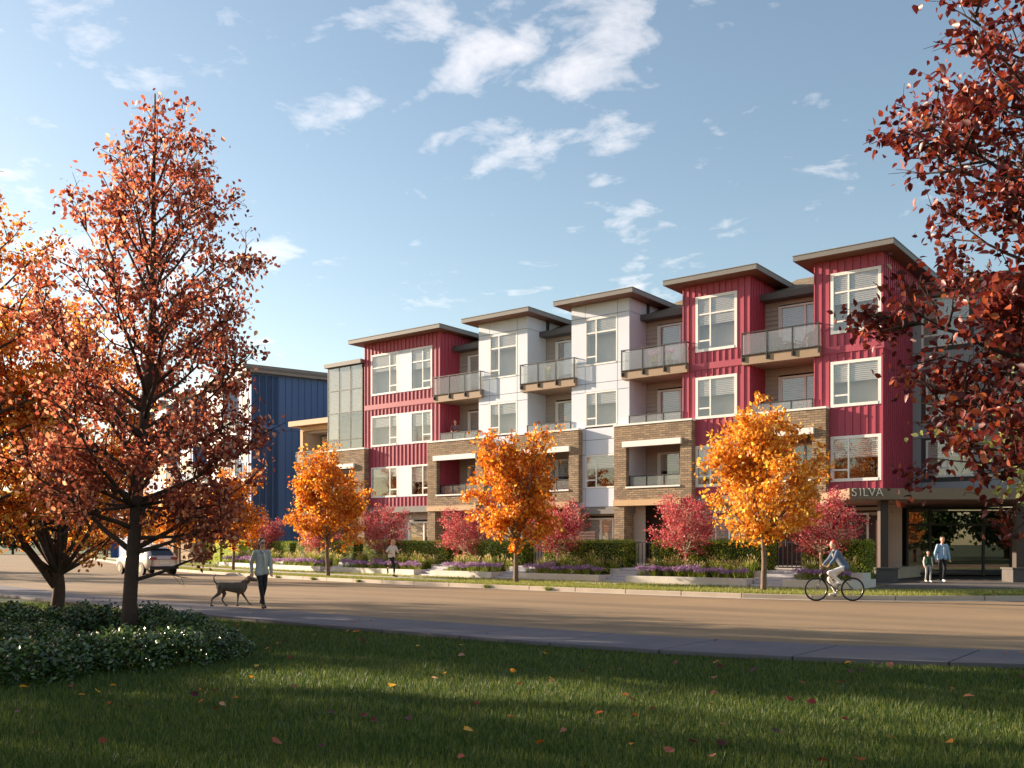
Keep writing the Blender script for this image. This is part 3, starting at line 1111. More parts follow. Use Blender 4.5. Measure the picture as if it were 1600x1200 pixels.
eso = MB().box(-12.5, -12.44, 41.2, 41.26, 0.14, 2.6).build('privacy_screen', 'slat_brown', bld)
bar('post', -12.5, -12.44, 44.0, 44.06, 0.14, 2.6, 'slat_brown', eso)
for k in range(14):
    bar('slat', -12.44, -12.4, 41.15, 44.1, 0.4 + .155 * k, 0.49 + .155 * k, 'slat_brown', eso)

CB = (-11.97, 36.24)
cz0, cz1 = 3.28, 3.70
p0, p1 = CB, along(CB, 12.0)
cano = MB().prism([p0, p1, (p1[0], 48.0), (-12.24, 48.0), (-12.24, 41.43), (-14.3, 41.43), (-14.3, 39.6)], cz0, cz1).build('entrance_canopy', 'canopy_bronze', bld)
sp0, sp1 = along(CB, .25, .15), along(CB, 11.7, .15)
MB().prism([sp0, sp1, (sp1[0], 47.6), (-12.2, 47.6), (-12.2, 41.0), (-13.9, 41.0), (-13.9, 39.7)], cz0 - .015, cz0 - .002).build('soffit', 'soffit_brown', cano)
for s_, t_ in ((1.55, .75), (6.75, .75)):
    b_ = along(CB, s_, t_)
    po = empty('canopy_post', (b_[0], b_[1], 0.14), math.atan2(SA, CA))
    po.parent = bld
    MB().box(-.42, .42, -.42, .42, 0.0, 0.50).build('stone_base', 'base_stone', po, bevel=0.015)
    bar('cap_stone', -.46, .46, -.46, .46, 0.50, 0.56, 'base_stone', po)
    bar('shaft', -.15, .15, -.15, .15, 0.56, cz0 - .14, 'post_brown', po)

# the name over the entrance: five separate metal letters
sign = empty('building_sign', (CB[0] + D2.x * .05, CB[1] + D2.y * .05, 3.40), math.atan2(SA, CA), 'pale metal letters SILVA standing on the entrance canopy edge', 'sign')
xl = 0.02
for ch, wd in zip('SILVA', (0.27, 0.14, 0.22, 0.27, 0.27)):
    cu = bpy.data.curves.new('letter', 'FONT')
    cu.body = ch
    cu.size = 0.44
    cu.extrude = 0.018
    cu.offset = -0.004
    tmp = bpy.data.objects.new('letter', cu)
    COL.objects.link(tmp)
    dg = bpy.context.evaluated_depsgraph_get()
    me = bpy.data.meshes.new_from_object(tmp.evaluated_get(dg))
    bpy.data.objects.remove(tmp)
    lo = link('letter', me, 'brass_letters', sign)
    lo.rotation_euler = (R(90), 0, 0)
    lo.location = (xl, -.045, 0)
    xl += wd

# ------------------------------------------------------------------ the blue building, turned with the bend of the street
BA = math.atan2(0.961, 0.274) - math.pi / 2                    # its right wall runs along local +y
bl = empty('blue_apartment_building', (-57.3, 43.3, 0), BA, 'blue clad apartment building with white balconied front at the street bend', 'building')
bw = MB()
bw.quad((0, 0, 0), (0, 26, 0), (0, 26, 14.0), (0, 0, 14.0))
bw.quad((-40, 30, 0), (-40, 0, 0), (-40, 0, 14), (-40, 30, 14))
bw.quad((-40, 0, 14), (0, 0, 14), (0, 26, 14), (-40, 30, 14))
blo = bw.build('wall', 'blue_siding', bl)
battens(blo, 0.05, 17.0, lambda x: [(0.2, 10.0), (10.32, 13.95)], 0.0, 'blue_siding', ax='y', step=0.52, w=0.06, d=0.05)
bar('storey_band', 0.0, 0.06, 0.0, 26, 10.0, 10.32, 'blue_siding', blo)
rf = MB().box(-1.6, 0.5, -0.6, 27, 14.0, 14.25)
rf.box(-40, -1.62, -0.2, 27, 13.9, 14.15)
rfo = rf.build('roof', 'fascia_grey', bl)
bar('drip_edge', 0.5, 0.55, -0.6, 27, 14.2, 14.32, 'fascia_dark', rfo)
# lit front: blue strip, then white bays with balconies over brown brick
fx = [(-2.6, 0.0, 'blue_siding', 0.0), (-6.0, -2.6, 'white_panel', 1.4), (-9.6, -6.0, 'white_panel', 0.0), (-13, -9.6, 'white_panel', 1.4), (-17, -13, 'blue_siding', 0.0), (-20.5, -17, 'white_panel', 1.4), (-24, -20.5, 'white_panel', 0.0), (-40, -24, 'blue_siding', 0.6)]
for a, b, mt_, y in fx:
    rec = y > 1
    hs = [(a + .7, b - .7, z, z + 1.9) for z in (4.5, 7.6, 10.8)]
    if b - a > 6:
        hs = [(a + k * 4 + 1, a + k * 4 + 2.8, z, z + 1.9) for k in range(4) for z in (4.5, 7.6, 10.8)]
    f = pierced(MB(), a, b, 0.2, 13.9, y, [(h[0] + .04, h[1] - .04, h[2] + .04, h[3] - .04) for h in hs])
    f.quad((a, y, .2), (a, y + 2, .2), (a, y + 2, 13.9), (a, y, 13.9))
    f.quad((b, y + 2, .2), (b, y, .2), (b, y, 13.9), (b, y + 2, 13.9))
    fo = f.build('wall', mt_, bl)
    for h in hs:
        window(bl, *h, y, 0.1, nb(), split=0.35, proud=0.04)
    if mt_ == 'blue_siding' and b - a < 5:
        battens(fo, a, b, lambda x: cut(0.2, 13.9, [(h[2], h[3]) for h in hs if h[0] - .05 < x < h[1] + .05]), y, 'blue_siding', step=0.5, w=.06)
    if rec:
        for z in (6.5, 9.7):
            balcony(bl, a - .2, b + .2, -0.35, y - .02, z, z + 1.4, slab='white_trim', n=3, yw=-0.02)
    if mt_ == 'white_panel' or b - a < 5:
        if b < -0.1:
            bar('brick_base', a, b, -.42 if rec else -.1, -.02, 0.2, 6.2 if rec else 3.6, 'brick', fo)
    if not rec:
        flat_roof(bl, a, b, y, y + 6, 14.16 if b < -1 else 14.3, over=0.4, front=0.8, th=0.22)

# ------------------------------------------------------------------ trees
def bez(p, d, length, rng, n=7, lift=0.10, wob=0.10):
    pts, q, dd = [Vector(p)], Vector(p), Vector(d).normalized()
    for k in range(n):
        dd = (dd + Vector((rng.normal() * wob, rng.normal() * wob, lift + rng.normal() * wob * .6))).normalized()
        q = q + dd * (length / n)
        pts.append(q.copy())
    return pts


def make_tree(rng, height, r0, hw, z0, n_limbs, leaf, n_leaves, lift=0.07, spread=0.16, stems=None, elev=(20, 62), detailed=False, sub_per_m=3.0, limbs=(), up=0.3, droop=0.3, wob=0.09, sweep=1.0, clump=0.0, low=0.55, jag=(.72, 1.08)):
    """returns (trunk builder, branch builder, leaf points)
    hw(z) is the crown's half width at height z, z0 its lowest height"""
    tr, br = MB(), MB()
    twigs = []                                                  # polylines that carry leaves
    if stems is None:
        stems = [((0, 0, 0), (0.02, 0.02, 1), height, r0)]
    paths = []
    for (p, d, ln, r) in stems:
        n = 14
        pts, q, dd = [Vector(p)], Vector(p), Vector(d).normalized()
        for k in range(n):
            dd = (dd + Vector((rng.normal() * .035, rng.normal() * .035, 0.07))).normalized()
            q = q + dd * (ln / n)
            pts.append(q.copy())
        rad = [max(.012, r * (1 - k / (n + .6)) ** 0.85 * (1.12 if k == 0 and p[2] == 0 else 1)) for k in range(n + 1)]
        if ln < 2:
            rad = [r * (1.15 - .3 * k / n) for k in range(n + 1)]
        tr.tube(pts, rad, 9)
        paths.append((pts, rad))
        twigs += [pts[-5:]] * 3
    def at(path, z):
        pts, rad = path
        z = max(z, pts[0].z + .05)
        for a, b, ra in zip(pts[:-1], pts[1:], rad):
            if a.z <= z <= b.z:
                f = (z - a.z) / max(1e-6, b.z - a.z)
                return a.lerp(b, f), ra
        return pts[-2], rad[-2]
    specs = []
    for k in range(n_limbs):
        f = (k + 0.5) / n_limbs
        zt = z0 + (height * 0.97 - z0) * f ** 0.9
        az = k * 2.39996 + rng.uniform(-.4, .4)
        e = R(elev[0] + (elev[1] - elev[0]) * f)
        L_ = hw(zt) * rng.uniform(*jag)
        zs = max(z0 * low, zt - L_ * math.tan(e) * .8 * sweep)
        specs.append((min(zs, height * .93), az, zt, L_))
    specs += list(limbs)
    for i, (zs, az, zt, L_) in enumerate(specs):
        path = paths[i % len(paths)]
        s, rs = at(path, zs)
        tgt = Vector((math.cos(az) * L_, math.sin(az) * L_, zt))
        tgt.x += 0.35 * s.x
        tgt.y += 0.35 * s.y
        d = (tgt - s)
        ln = max(.25, d.length)
        d.normalize()
        d.z -= 0.12
        pts = bez(s, d, ln, rng, 8, lift * .5, wob)
        rb = min(rs * .5, .012 + ln * .015)
        br.tube(pts, [max(.006, rb * (1 - k / 8.6)) for k in range(9)], 6)
        twigs.append(pts[5:])
        for m_ in range(max(3, int(ln * sub_per_m))):
            f = rng.uniform(.28, 1.0)
            k = min(7, int(f * 8))
            b0 = pts[k].lerp(pts[k + 1], f * 8 - k)
            bd = (pts[k + 1] - pts[k]).normalized()
            side = bd.cross(Vector(rng.normal(size=3))).normalized()
            sd = (bd * rng.uniform(.3, .9) + side * rng.uniform(.5, 1.0) + Vector((0, 0, .18))).normalized()
            sl = ln * rng.uniform(.16, .34) * (1.25 - f * .6) + .12
            sp = bez(b0, sd, sl, rng, 4, lift * .6, wob * 1.4)
            br.tube(sp, [max(.004, rb * .42 * (1 - q / 4.8)) for q in range(5)], 4, cap=False)
            twigs.append(sp[1:])
            for w_ in range(2 + int(sl * 3)):
                f2 = rng.uniform(.2, 1)
                kk = min(3, int(f2 * 4))
                c0 = sp[kk].lerp(sp[kk + 1], f2 * 4 - kk)
                td = ((sp[kk + 1] - sp[kk]).normalized() + Vector(rng.normal(size=3)) * .7).normalized()
                tl = rng.uniform(.12, .3) * max(.6, min(1.4, ln / 2))
                tp = [c0, c0 + td * tl * .5, c0 + td * tl + Vector((0, 0, -.02))]
                br.tube(tp, [.005, .004, .003], 3, cap=False)
                twigs.append(tp)
    segs_a, segs_b = [], []
    for t_ in twigs:
        for a, b in zip(t_[:-1], t_[1:]):
            segs_a.append(a)
            segs_b.append(b)
    A = np.array([tuple(a) for a in segs_a])
    B = np.array([tuple(b) for b in segs_b])
    ln = np.linalg.norm(B - A, axis=1) + .05
    cl_ = []
    for t_ in twigs:
        cl_ += [rng.gamma(clump) / clump if clump else 1.0] * (len(t_) - 1)
    ln = ln * np.array(cl_)
    idx = rng.choice(len(A), n_leaves, p=ln / ln.sum())
    f = rng.uniform(0, 1, n_leaves)[:, None]
    P = A[idx] * (1 - f) + B[idx] * f + rng.normal(size=(n_leaves, 3)) * spread * np.array([1, 1, .75])
    ok = P[:, 2] > z0 * .6
    return tr, br, P[ok]


def tree_thing(name, parts, loc, label, group=None, bark='bark_dark', leafm='red_leaf', leaf=0.09, detailed=False, rng=RNG, up=0.05, droop=0.3, rz=0.0):
    tr, br, P = parts
    o = empty(name, loc, rz, label, 'tree', group)
    t_ = tr.build('trunk', bark, o, smooth=True)
    br.build('branches', bark, t_, smooth=True)
    me = leaf_cloud('crown', P, leaf, rng, detailed, up, droop)
    link('crown', me, leafm, o)
    return o


def place(src, loc, rz, sc, label, group=None):
    c = copy_tree(src)
    c.location = loc
    c.rotation_euler = (0, 0, rz)
    c.scale = (sc, sc, sc)
    tag(c, label, None, group)
    return c


def interp(tab):
    zs, ws = [a for a, b in tab], [b for a, b in tab]
    return lambda z: float(np.interp(z, zs, ws))


SEED_BIG, SEED_FORK, SEED_RIGHT = 5, 105, 204
az_right = math.atan2(SA, CA)                                  # towards the picture's right, seen from the camera
# the tall red tree on the lawn
hw = interp([(0.8, 1.1), (2.0, 1.95), (4.2, 2.2), (6.0, 2.0), (7.6, 1.35), (8.6, .85), (9.5, .4)])
rg = np.random.default_rng(SEED_BIG)
big = make_tree(rg, 9.25, 0.128, hw, 1.7, 58, .1, 20500, lift=.08, spread=.105, elev=(22, 66), sub_per_m=3.6, clump=.8, low=1.35,
                limbs=[(1.02, az_right + .05, 1.7, 1.65), (1.5, az_right - .2, 2.1, 2.0), (1.75, az_right + .25, 2.0, 1.7), (1.5, az_right + math.pi - .15, 2.9, 2.2), (1.55, az_right + .55, 2.7, 2.2), (1.9, az_right + math.pi + .5, 3.0, 2.2)])
_r = big[2][:, 0] * CA + big[2][:, 1] * SA                       # low leaves only out on the long right bough
big = (big[0], big[1], big[2][(big[2][:, 2] > 1.95) | ((_r > .95) & (_r < 1.75) & (big[2][:, 2] > 1.15))])
for mb_ in big[:2]:                                             # the stem leans towards the street
    mb_.v = [(x + CA * .078 * z, y + SA * .078 * z, z) for x, y, z in mb_.v]
big[2][:, 0] += CA * .078 * big[2][:, 2]
big[2][:, 1] += SA * .078 * big[2][:, 2]
T_BIG = tree_thing('maple_tree', big, (-15.12, 8.88, -0.05), 'tall red brown tree standing in the low shrubs on the lawn', None, 'bark_dark', 'red_leaf', .088, True, rg)

# forked amber tree behind it
hw = interp([(1.2, 1.6), (2.6, 2.5), (4.6, 2.8), (6.4, 2.0), (7.5, .9), (8.0, .3)])
rg = np.random.default_rng(SEED_FORK)
fork = make_tree(rg, 7.6, .15, hw, 1.6, 44, .12, 19500, clump=1.0, spread=.13, sub_per_m=3.2,
                 stems=[((0, 0, 0), (-.02, 0, 1), .95, .15), ((.03, -.02, .6), (CA * .14, SA * .14, 1), 6.6, .115), ((-.04, -.02, .6), (-CA * .85, -SA * .85, 1), 7.2, .115)])
T_FORK = tree_thing('maple_tree', fork, (-23.62, 11.98, -0.05), 'forked amber tree with two dark stems on the lawn edge', None, 'bark_dark', 'amber_leaf', .115, True, rg)

# amber crown reaching in from the left
hw = interp([(2.0, 1.8), (4.0, 3.0), (7.0, 2.8), (9.5, 1.4), (10.8, .3)])
rg = np.random.default_rng(33)
lt = make_tree(rg, 10.6, .17, hw, 2.4, 44, .12, 15000, clump=1.0, spread=.14, sub_per_m=2.8)
T_LEFT = tree_thing('maple_tree', lt, (-22.6, 9.1, -0.05), 'orange red tree reaching in from the left picture edge', None, 'bark_dark', 'amber_leaf', .115, True, rg)

# crimson tree close by on the right, most of it leaves and hanging boughs
hw = interp([(1.8, 1.5), (2.6, 1.9), (4.0, 2.4), (5.5, 1.9), (7.0, 2.1), (8.6, 1.2), (9.6, .3)])
rg = np.random.default_rng(SEED_RIGHT)
rt = make_tree(rg, 9.4, .16, hw, 2.0, 64, .09, 15000, clump=1.0, spread=.11, sub_per_m=3.2, elev=(5, 60), sweep=.8,
               limbs=[(3.3, az_right + math.pi, 4.15, 2.3), (2.6, az_right + math.pi + .2, 2.9, 1.8), (2.9, az_right + math.pi - .5, 3.4, 2.0), (5.0, az_right + math.pi + .15, 6.4, 2.0)])
T_RIGHT = tree_thing('maple_tree', rt, (-1.35, 12.15, -0.05), 'crimson leaved tree reaching in close at the right picture edge', None, 'bark_dark', 'crimson_leaf', .098, True, rg)
# its largest leaves singly: those towards the camera
crown = [c for c in T_RIGHT.children if c.name.startswith('crown')][0]
lmesh = np_mesh('leaf', LEAF_V.astype(float), LEAF_T)
lmesh.materials.append(MATS['crimson_leaf'])
PR = rt[2] + np.array([-1.35, 12.15, -.05])
cx_, cy_ = CA * PR[:, 0] + SA * PR[:, 1], -SA * PR[:, 0] + CA * PR[:, 1]
vis = np.where((cx_ / cy_ < .53) & (PR[:, 2] < 7.4))[0]
vis = vis[np.argsort(cy_[vis])][:240]
fx_, fy_, fz_ = rand_frames(len(vis), rg, .3, .5)
for k, i in enumerate(vis):
    o = link('leaf', lmesh, None, crown)
    M4 = Matrix(((fx_[k][0], fy_[k][0], fz_[k][0]), (fx_[k][1], fy_[k][1], fz_[k][1]), (fx_[k][2], fy_[k][2], fz_[k][2])))
    o.rotation_euler = M4.to_euler()
    o.location = Vector(rt[2][i]) + Vector((rg.normal() * .05, rg.normal() * .05, rg.normal() * .05))
    s_ = rg.uniform(.085, .12)
    o.scale = (s_, s_, s_)

# pale leaved tree behind the crimson one
hw = interp([(1.6, 1.6), (2.6, 2.0), (4.0, 1.7), (5.2, .7), (5.6, .3)])
rg = np.random.default_rng(35)
pt = make_tree(rg, 5.4, .08, hw, 1.7, 26, .1, 2600, spread=.12, sub_per_m=2.6, elev=(8, 55))
tree_thing('birch_tree', pt, (-1.35, 13.75, -0.05), 'pale green leaved tree behind the crimson boughs', None, 'bark_grey', 'pale_leaf', .095, True, rg, droop=.8)

# street trees: dense, egg shaped, orange
hw = interp([(1.6, .9), (2.4, 1.6), (3.3, 1.78), (4.4, 1.25), (5.4, .6), (6.0, .15)])
st = []
rg = np.random.default_rng(36)
for k in range(3):
    hw = interp([(1.6, .9 + .15 * k), (2.4, 1.6 - .1 * k), (3.3 + .2 * k, 1.78 - .05 * k), (4.4, 1.25 + .15 * (k == 1)), (5.4, .6 - .1 * k), (6.0, .15)])
    st.append(make_tree(rg, 5.9, .075, hw, 1.75, 40, .12, 11000, clump=.7, jag=(.6, 1.2), spread=.12, elev=(28, 70), sub_per_m=4.0,
                        stems=[((0, 0, 0), (0.05, -.03, 1), 1.75, .085), ((.06, -.04, 1.4), (.35, -.1, 1), 4.4, .055), ((.05, -.03, 1.35), (-.3, .15, 1), 4.5, .05)]))
S0 = tree_thing('street_tree', st[0], (-22.1, 28.85, 0.1), 'bright orange street tree before the white block, dark trunk forked low', 'orange street trees along the kerb', 'bark_grey', 'orange_leaf', .155, False, rg)
S1 = tree_thing('street_tree', st[1], (-12.25, 28.9, 0.1), 'bright orange street tree nearest to the cyclist and entrance canopy', 'orange street trees along the kerb', 'bark_grey', 'golden_leaf', .15, False, rg)
S2 = tree_thing('street_tree', st[2], (-33.1, 29.2, 0.1), 'bright orange street tree beside the jogger and the glazed corner bay', 'orange street trees along the kerb', 'bark_grey', 'orange_leaf', .15, False, rg)
#place(S1, (-33.1, 29.2, 0.1), 2.2, .96, 'bright orange street tree beside the jogger and the glazed corner bay', 'orange street trees along the kerb')
place(S0, (-44.5, 32.4, 0.1), 1.2, .96, 'orange street tree in front of the blue side wall', 'orange street trees along the kerb')
place(S2, (-58.0, 37.9, 0.1), 4.0, 1.0, 'golden orange street tree just behind the parked car', 'orange street trees along the kerb')
place(S1, (-73.0, 44.3, 0.1), 1.0, 1.0, 'golden orange street tree beyond the two distant walkers', 'orange street trees along the kerb')
place(S1, (-100.6, 56.6, 0.1), 3.0, 1.1, 'orange street tree at the far bend of the road', 'orange street trees along the kerb')

# small pink trees in the planters
hw = interp([(.9, .8), (1.5, 1.25), (2.2, 1.3), (2.9, .95), (3.3, .3)])
pk = []
rg = np.random.default_rng(37)
for k in range(2):
    pk.append(make_tree(rg, 3.15, .045, hw, 1.0, 34, .08, 6500, spread=.09, elev=(15, 60), sub_per_m=5.0,
                        stems=[((0, 0, 0), (0.03, .02, 1), 1.0, .05), ((.02, .01, .8), (.4, .1, 1), 2.1, .03), ((.02, .01, .85), (-.45, .05, 1), 2.1, .03)]))

# ------------------------------------------------------------------ planters, hedges, flowers, steps
def front_v(u):
    return 31.2 + (0.0045 * (u + 14) ** 2 if u < -14 else 0.0)


def hedge_mesh(name, w, d, h, n, rng, leaf=0.055):
    """clipped box hedge: leaves crowded on front, top and ends over a dark core"""
    area = [w * h, w * d, d * h, d * h, w * h]
    pr = np.array(area) / sum(area)
    side = rng.choice(5, n, p=pr)
    a, b = rng.uniform(0, 1, n), rng.uniform(0, 1, n)
    P = np.zeros((n, 3))
    jit = rng.normal(size=n) * .045
    wob = .03 * np.sin(a * w * 2.3) + .02 * np.sin(a * w * 5.1 + 1)
    for s_, (fx, fy, fz) in enumerate((
            (lambda: a * w - w / 2, lambda: 0 + jit + wob * .6, lambda: b * h),
            (lambda: a * w - w / 2, lambda: b * d, lambda: h + jit + wob * .5),
            (lambda: -w / 2 + jit, lambda: a * d, lambda: b * h),
            (lambda: w / 2 + jit, lambda: a * d, lambda: b * h),
            (lambda: a * w - w / 2, lambda: d + jit, lambda: b * h))):
        k = side == s_
        P[k, 0], P[k, 1], P[k, 2] = fx()[k], fy()[k], fz()[k]
    return leaf_cloud(name, P, leaf, rng, False, .1, 0.0)


def reed_mesh(name, rng, n=150, h=.8, r=.10, spread=.33):
    """arching grass clump with seed heads"""
    V, F_ = [], []
    V2, F2 = [], []
    for k in range(n):
        az, lean = rng.uniform(0, 2 * math.pi), abs(rng.normal()) * spread + .03
        b = Vector((math.cos(az) * r * rng.uniform(0, 1), math.sin(az) * r * rng.uniform(0, 1), 0))
        hh = h * rng.uniform(.6, 1.05)
        d = Vector((math.cos(az), math.sin(az), 0))
        sd = Vector((-d.y, d.x, 0)) * .0095
        p1 = b + d * lean * .45 * hh + Vector((0, 0, hh * .6))
        p2 = b + d * lean * 1.1 * hh + Vector((0, 0, hh * (1.0 - lean * .35)))
        i = len(V)
        V += [b - sd, b + sd, p1 + sd * .9, p1 - sd * .9, p2]
        F_ += [(i, i + 1, i + 2), (i, i + 2, i + 3), (i + 3, i + 2, i + 4)]
        if k % 3 == 0:
            q = p2 + (p2 - p1).normalized() * .10
            s2 = sd * 2.0
            j = len(V2)
            V2 += [p2 - (p2 - p1) * .15, p2 + s2, q, p2 - s2]
            F2 += [(j, j + 1, j + 2), (j, j + 2, j + 3)]
    arr = lambda v: np.array([tuple(x) for x in v])
    return np_mesh(name, arr(V), np.array(F_)), np_mesh(name + '_plume', arr(V2), np.array(F2))


def flower_mesh(rng, n=46, h=.34, r=.24):
    V, F_, P = [], [], []
    for k in range(n):
        az, rr = rng.uniform(0, 2 * math.pi), r * math.sqrt(rng.uniform(0, 1))
        b = Vector((math.cos(az) * rr * .5, math.sin(az) * rr * .5, 0))
        t_ = Vector((math.cos(az) * rr, math.sin(az) * rr, h * rng.uniform(.7, 1.0)))
        sd = Vector((-math.sin(az), math.cos(az), 0)) * .008
        i = len(V)
        V += [b - sd, b + sd, t_]
        F_ += [(i, i + 1, i + 2)]
        for q in range(7):
            P.append(t_ + Vector(rng.normal(size=3)) * .028 + Vector((0, 0, .03)))
    st_ = np_mesh('stems', np.array([tuple(v) for v in V]), np.array(F_))
    fl_ = leaf_cloud('blossom', np.array([tuple(p) for p in P]), .05, rng, False, .3)
    return st_, fl_


rh = np.random.default_rng(21)
reeds = [reed_mesh('blades', rh, 170, .85, .12), reed_mesh('blades', rh, 150, .72, .12), reed_mesh('blades', rh, 160, .95, .14)]
for a, b in reeds:
    a.materials.append(MATS['reed'])
    b.materials.append(MATS['plume'])
flowers = [flower_mesh(rh), flower_mesh(rh, 52, .30, .27)]
for a, b in flowers:
    a.materials.append(MATS['hedge_leaf'])
    b.materials.append(MATS['flower_purple'])

PINK = [tree_thing('pink_tree', pk[0], (0, 0, 0), 'x', 'small pink leaved trees in the planters', 'bark_pale', 'pink_leaf', .085, False, rg),
        tree_thing('pink_tree', pk[1], (0, 0, 0), 'x', 'small pink leaved trees in the planters', 'bark_pale', 'pink_leaf', .085, False, rg)]
pink_used = [False, False]

ORD = 'first second third fourth fifth sixth seventh eighth ninth tenth eleventh twelfth thirteenth fourteenth fifteenth sixteenth seventeenth'.split()
BAYS = [  # from, to, where it is, pink tree at (fraction, label) or None
    (-12.55, -10.25, 'beside the entrance canopy', (.30, 'small pink tree under the SILVA sign, behind the cyclist')),
    (-18.75, -13.85, 'below the fourth balcony stack', (.32, 'small pink tree before the brick porch right of the white blocks')),
    (-24.45, -20.0, 'below the right white block', (.22, 'small pink tree just right of the middle orange street tree')),
    (-29.7, -25.7, 'below the left white block', (.09, 'small pink tree left of the middle orange street tree, pale forked trunk')),
    (-38.1, -30.9, 'below the wide red block', (.32, 'small pink tree behind the jogger, half behind an orange crown')),
    (-46.2, -39.3, 'below the glazed corner bay', (.50, 'small dark pink tree before the blue side wall, above the dog walker')),
    (-55.0, -47.4, 'in front of the tan framed corner balcony', (.55, 'small dark pink tree left of the dog walker under the red maple boughs')),
]
for bi_, (ua, ub, where, tree) in enumerate(BAYS):
    va, vb = front_v(ua), front_v(ub)
    ang = math.atan2(vb - va, ub - ua)
    W = math.hypot(ub - ua, vb - va)
    base = Vector(((ua + ub) / 2, (va + vb) / 2, 0.1))
    rot = Matrix.Rotation(ang, 3, 'Z')
    def wp(x, y, z):
        return base + rot @ Vector((x, y, z))
    pl = empty('planter', base, ang, 'low white concrete planter ' + where, 'planter', 'concrete planters along the building')
    MB().box(-W / 2, W / 2, 0, .2, -.1, .30).build('front_wall', 'concrete', pl, bevel=0.012)
    MB().box(-W / 2, -W / 2 + .18, .2, 2.0, -.1, .298).build('side_wall', 'concrete', pl, bevel=0.012)
    MB().box(W / 2 - .18, W / 2, .2, 2.6, -.1, .296).build('side_wall', 'concrete', pl, bevel=0.012)
    MB().box(W / 2 - .45, W / 2 - .02, 1.35, 2.1, -.1, .52).build('upper_wall', 'concrete', pl, bevel=0.012)
    MB().box(-W / 2 + .18, W / 2 - .18, .2, 2.9, -.1, .26).build('soil', 'soil', pl)
    hh = tag(empty('hedge', wp(-.1, 2.05, .26), ang), 'clipped green box hedge ' + where, 'hedge', 'clipped hedges in the planters')
    link('foliage', hedge_mesh('foliage', W - .1, .8, 1.33, int(2600 * (W + 1)), rh, .06), 'hedge_leaf', hh)
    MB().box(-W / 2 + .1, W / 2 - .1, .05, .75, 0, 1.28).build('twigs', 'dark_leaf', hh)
    n = int(W / .50)
    for k in range(n):
        x = -W / 2 + .45 + (W - .9) * (k + rh.uniform(-.25, .25)) / max(1, n - 1)
        x = max(-W / 2 + .35, min(W / 2 - .35, x))
        ra, rb_ = reeds[k % 3]
        gc = empty('grass_clump', wp(x, 1.25 + rh.uniform(-.2, .3), .26), rh.uniform(0, 6), ORD[k] + ' feathery grass clump from the left, ' + where, 'grass clump', 'ornamental grasses ' + where)
        link('blades', ra, None, gc)
        tag(link('plumes', rb_, None, gc), kind='stuff')
        s_ = rh.uniform(.78, 1.0)
        gc.scale = (s_, s_, s_)
    n = int(W / .5)
    for k in range(n):
        if rh.uniform() < (.12 if bi_ > 1 else .3):
            continue
        x = -W / 2 + .4 + (W - .8) * k / max(1, n - 1)
        sa_, sb_ = flowers[k % 2]
        fc_ = empty('flower_clump', wp(x, .5 + rh.uniform(-.1, .15), .26), rh.uniform(0, 6), ORD[k] + ' purple flower spot from the left, ' + where, 'flowers', 'purple flowers ' + where)
        tag(link('stems', sa_, None, fc_), kind='stuff')
        tag(link('blossom', sb_, None, fc_), kind='stuff')
        s_ = rh.uniform(.9, 1.25)
        fc_.scale = (s_, s_, s_)
    if tree:
        i = bi_ % 2
        loc = wp(-W / 2 + W * tree[0], 1.75, .26)
        if not pink_used[i]:
            o = PINK[i]
            o.location = loc
            o['label'] = tree[1]
            pink_used[i] = True
        else:
            place(PINK[i], loc, rh.uniform(0, 6), .93 + .1 * rh.uniform(), tree[1])
    # steps on the bay's left, up to the patio, with a little gate
    if bi_ < 6:
        un = BAYS[bi_ + 1][1]
        gapw = ua - un - .1
        stp = empty('garden_steps', ((ua + un) / 2, front_v((ua + un) / 2) + .15, 0.1), ang, 'grey stone garden steps on the left of the planter ' + where, 'steps', 'garden steps between the planters')
        for k in range(5):
            MB().box(-gapw / 2, gapw / 2, .34 * k, 2.9, -.1 if k == 0 else .11 * k + .002, .11 * (k + 1)).build('step', 'step_stone', stp, bevel=0.012)
        MB().box(-gapw / 2 - .5, gapw / 2 + .3, -1.25, -.03, -.05, .035).build('landing_slab', 'far_paving', stp, bevel=0.01)
        gt = empty('garden_gate', ((ua + un) / 2, front_v((ua + un) / 2) + 2.7, 0.64), ang, 'dark metal garden gate atop the steps left of the planter ' + where, 'gate', 'garden gates above the steps')
        bar('top_rail', -gapw / 2, gapw / 2, 0, .04, 1.0, 1.05, 'fascia_grey', gt)
        bar('bottom_rail', -gapw / 2, gapw / 2, 0, .04, .08, .13, 'rail_dark', gt)
        for k in range(8):
            x = -gapw / 2 + gapw * k / 7
            bar('baluster', x - .012, x + .012, .008, .032, .131, .999, 'fascia_grey' if bi_ == 0 else 'rail_dark', gt)

# weeds sprouting where the kerb meets the road
for k, (px, Y) in enumerate(((452, 45.6), (518, 43.4), (592, 41.0), (775, 35.2), (868, 33.2))):
    X = (px - 800) / 1495 * Y
    u = CA * X - SA * Y
    o = empty('weed_tuft', (u, kerb_v(u) - .06, -.01), k, ['first', 'second', 'third', 'fourth', 'fifth'][k] + ' small weed tuft from the left at the foot of the kerb', 'weed', 'weeds along the kerb')
    link('blades', reeds[1][0], None, o)
    o.scale = (.8, .5, .26)
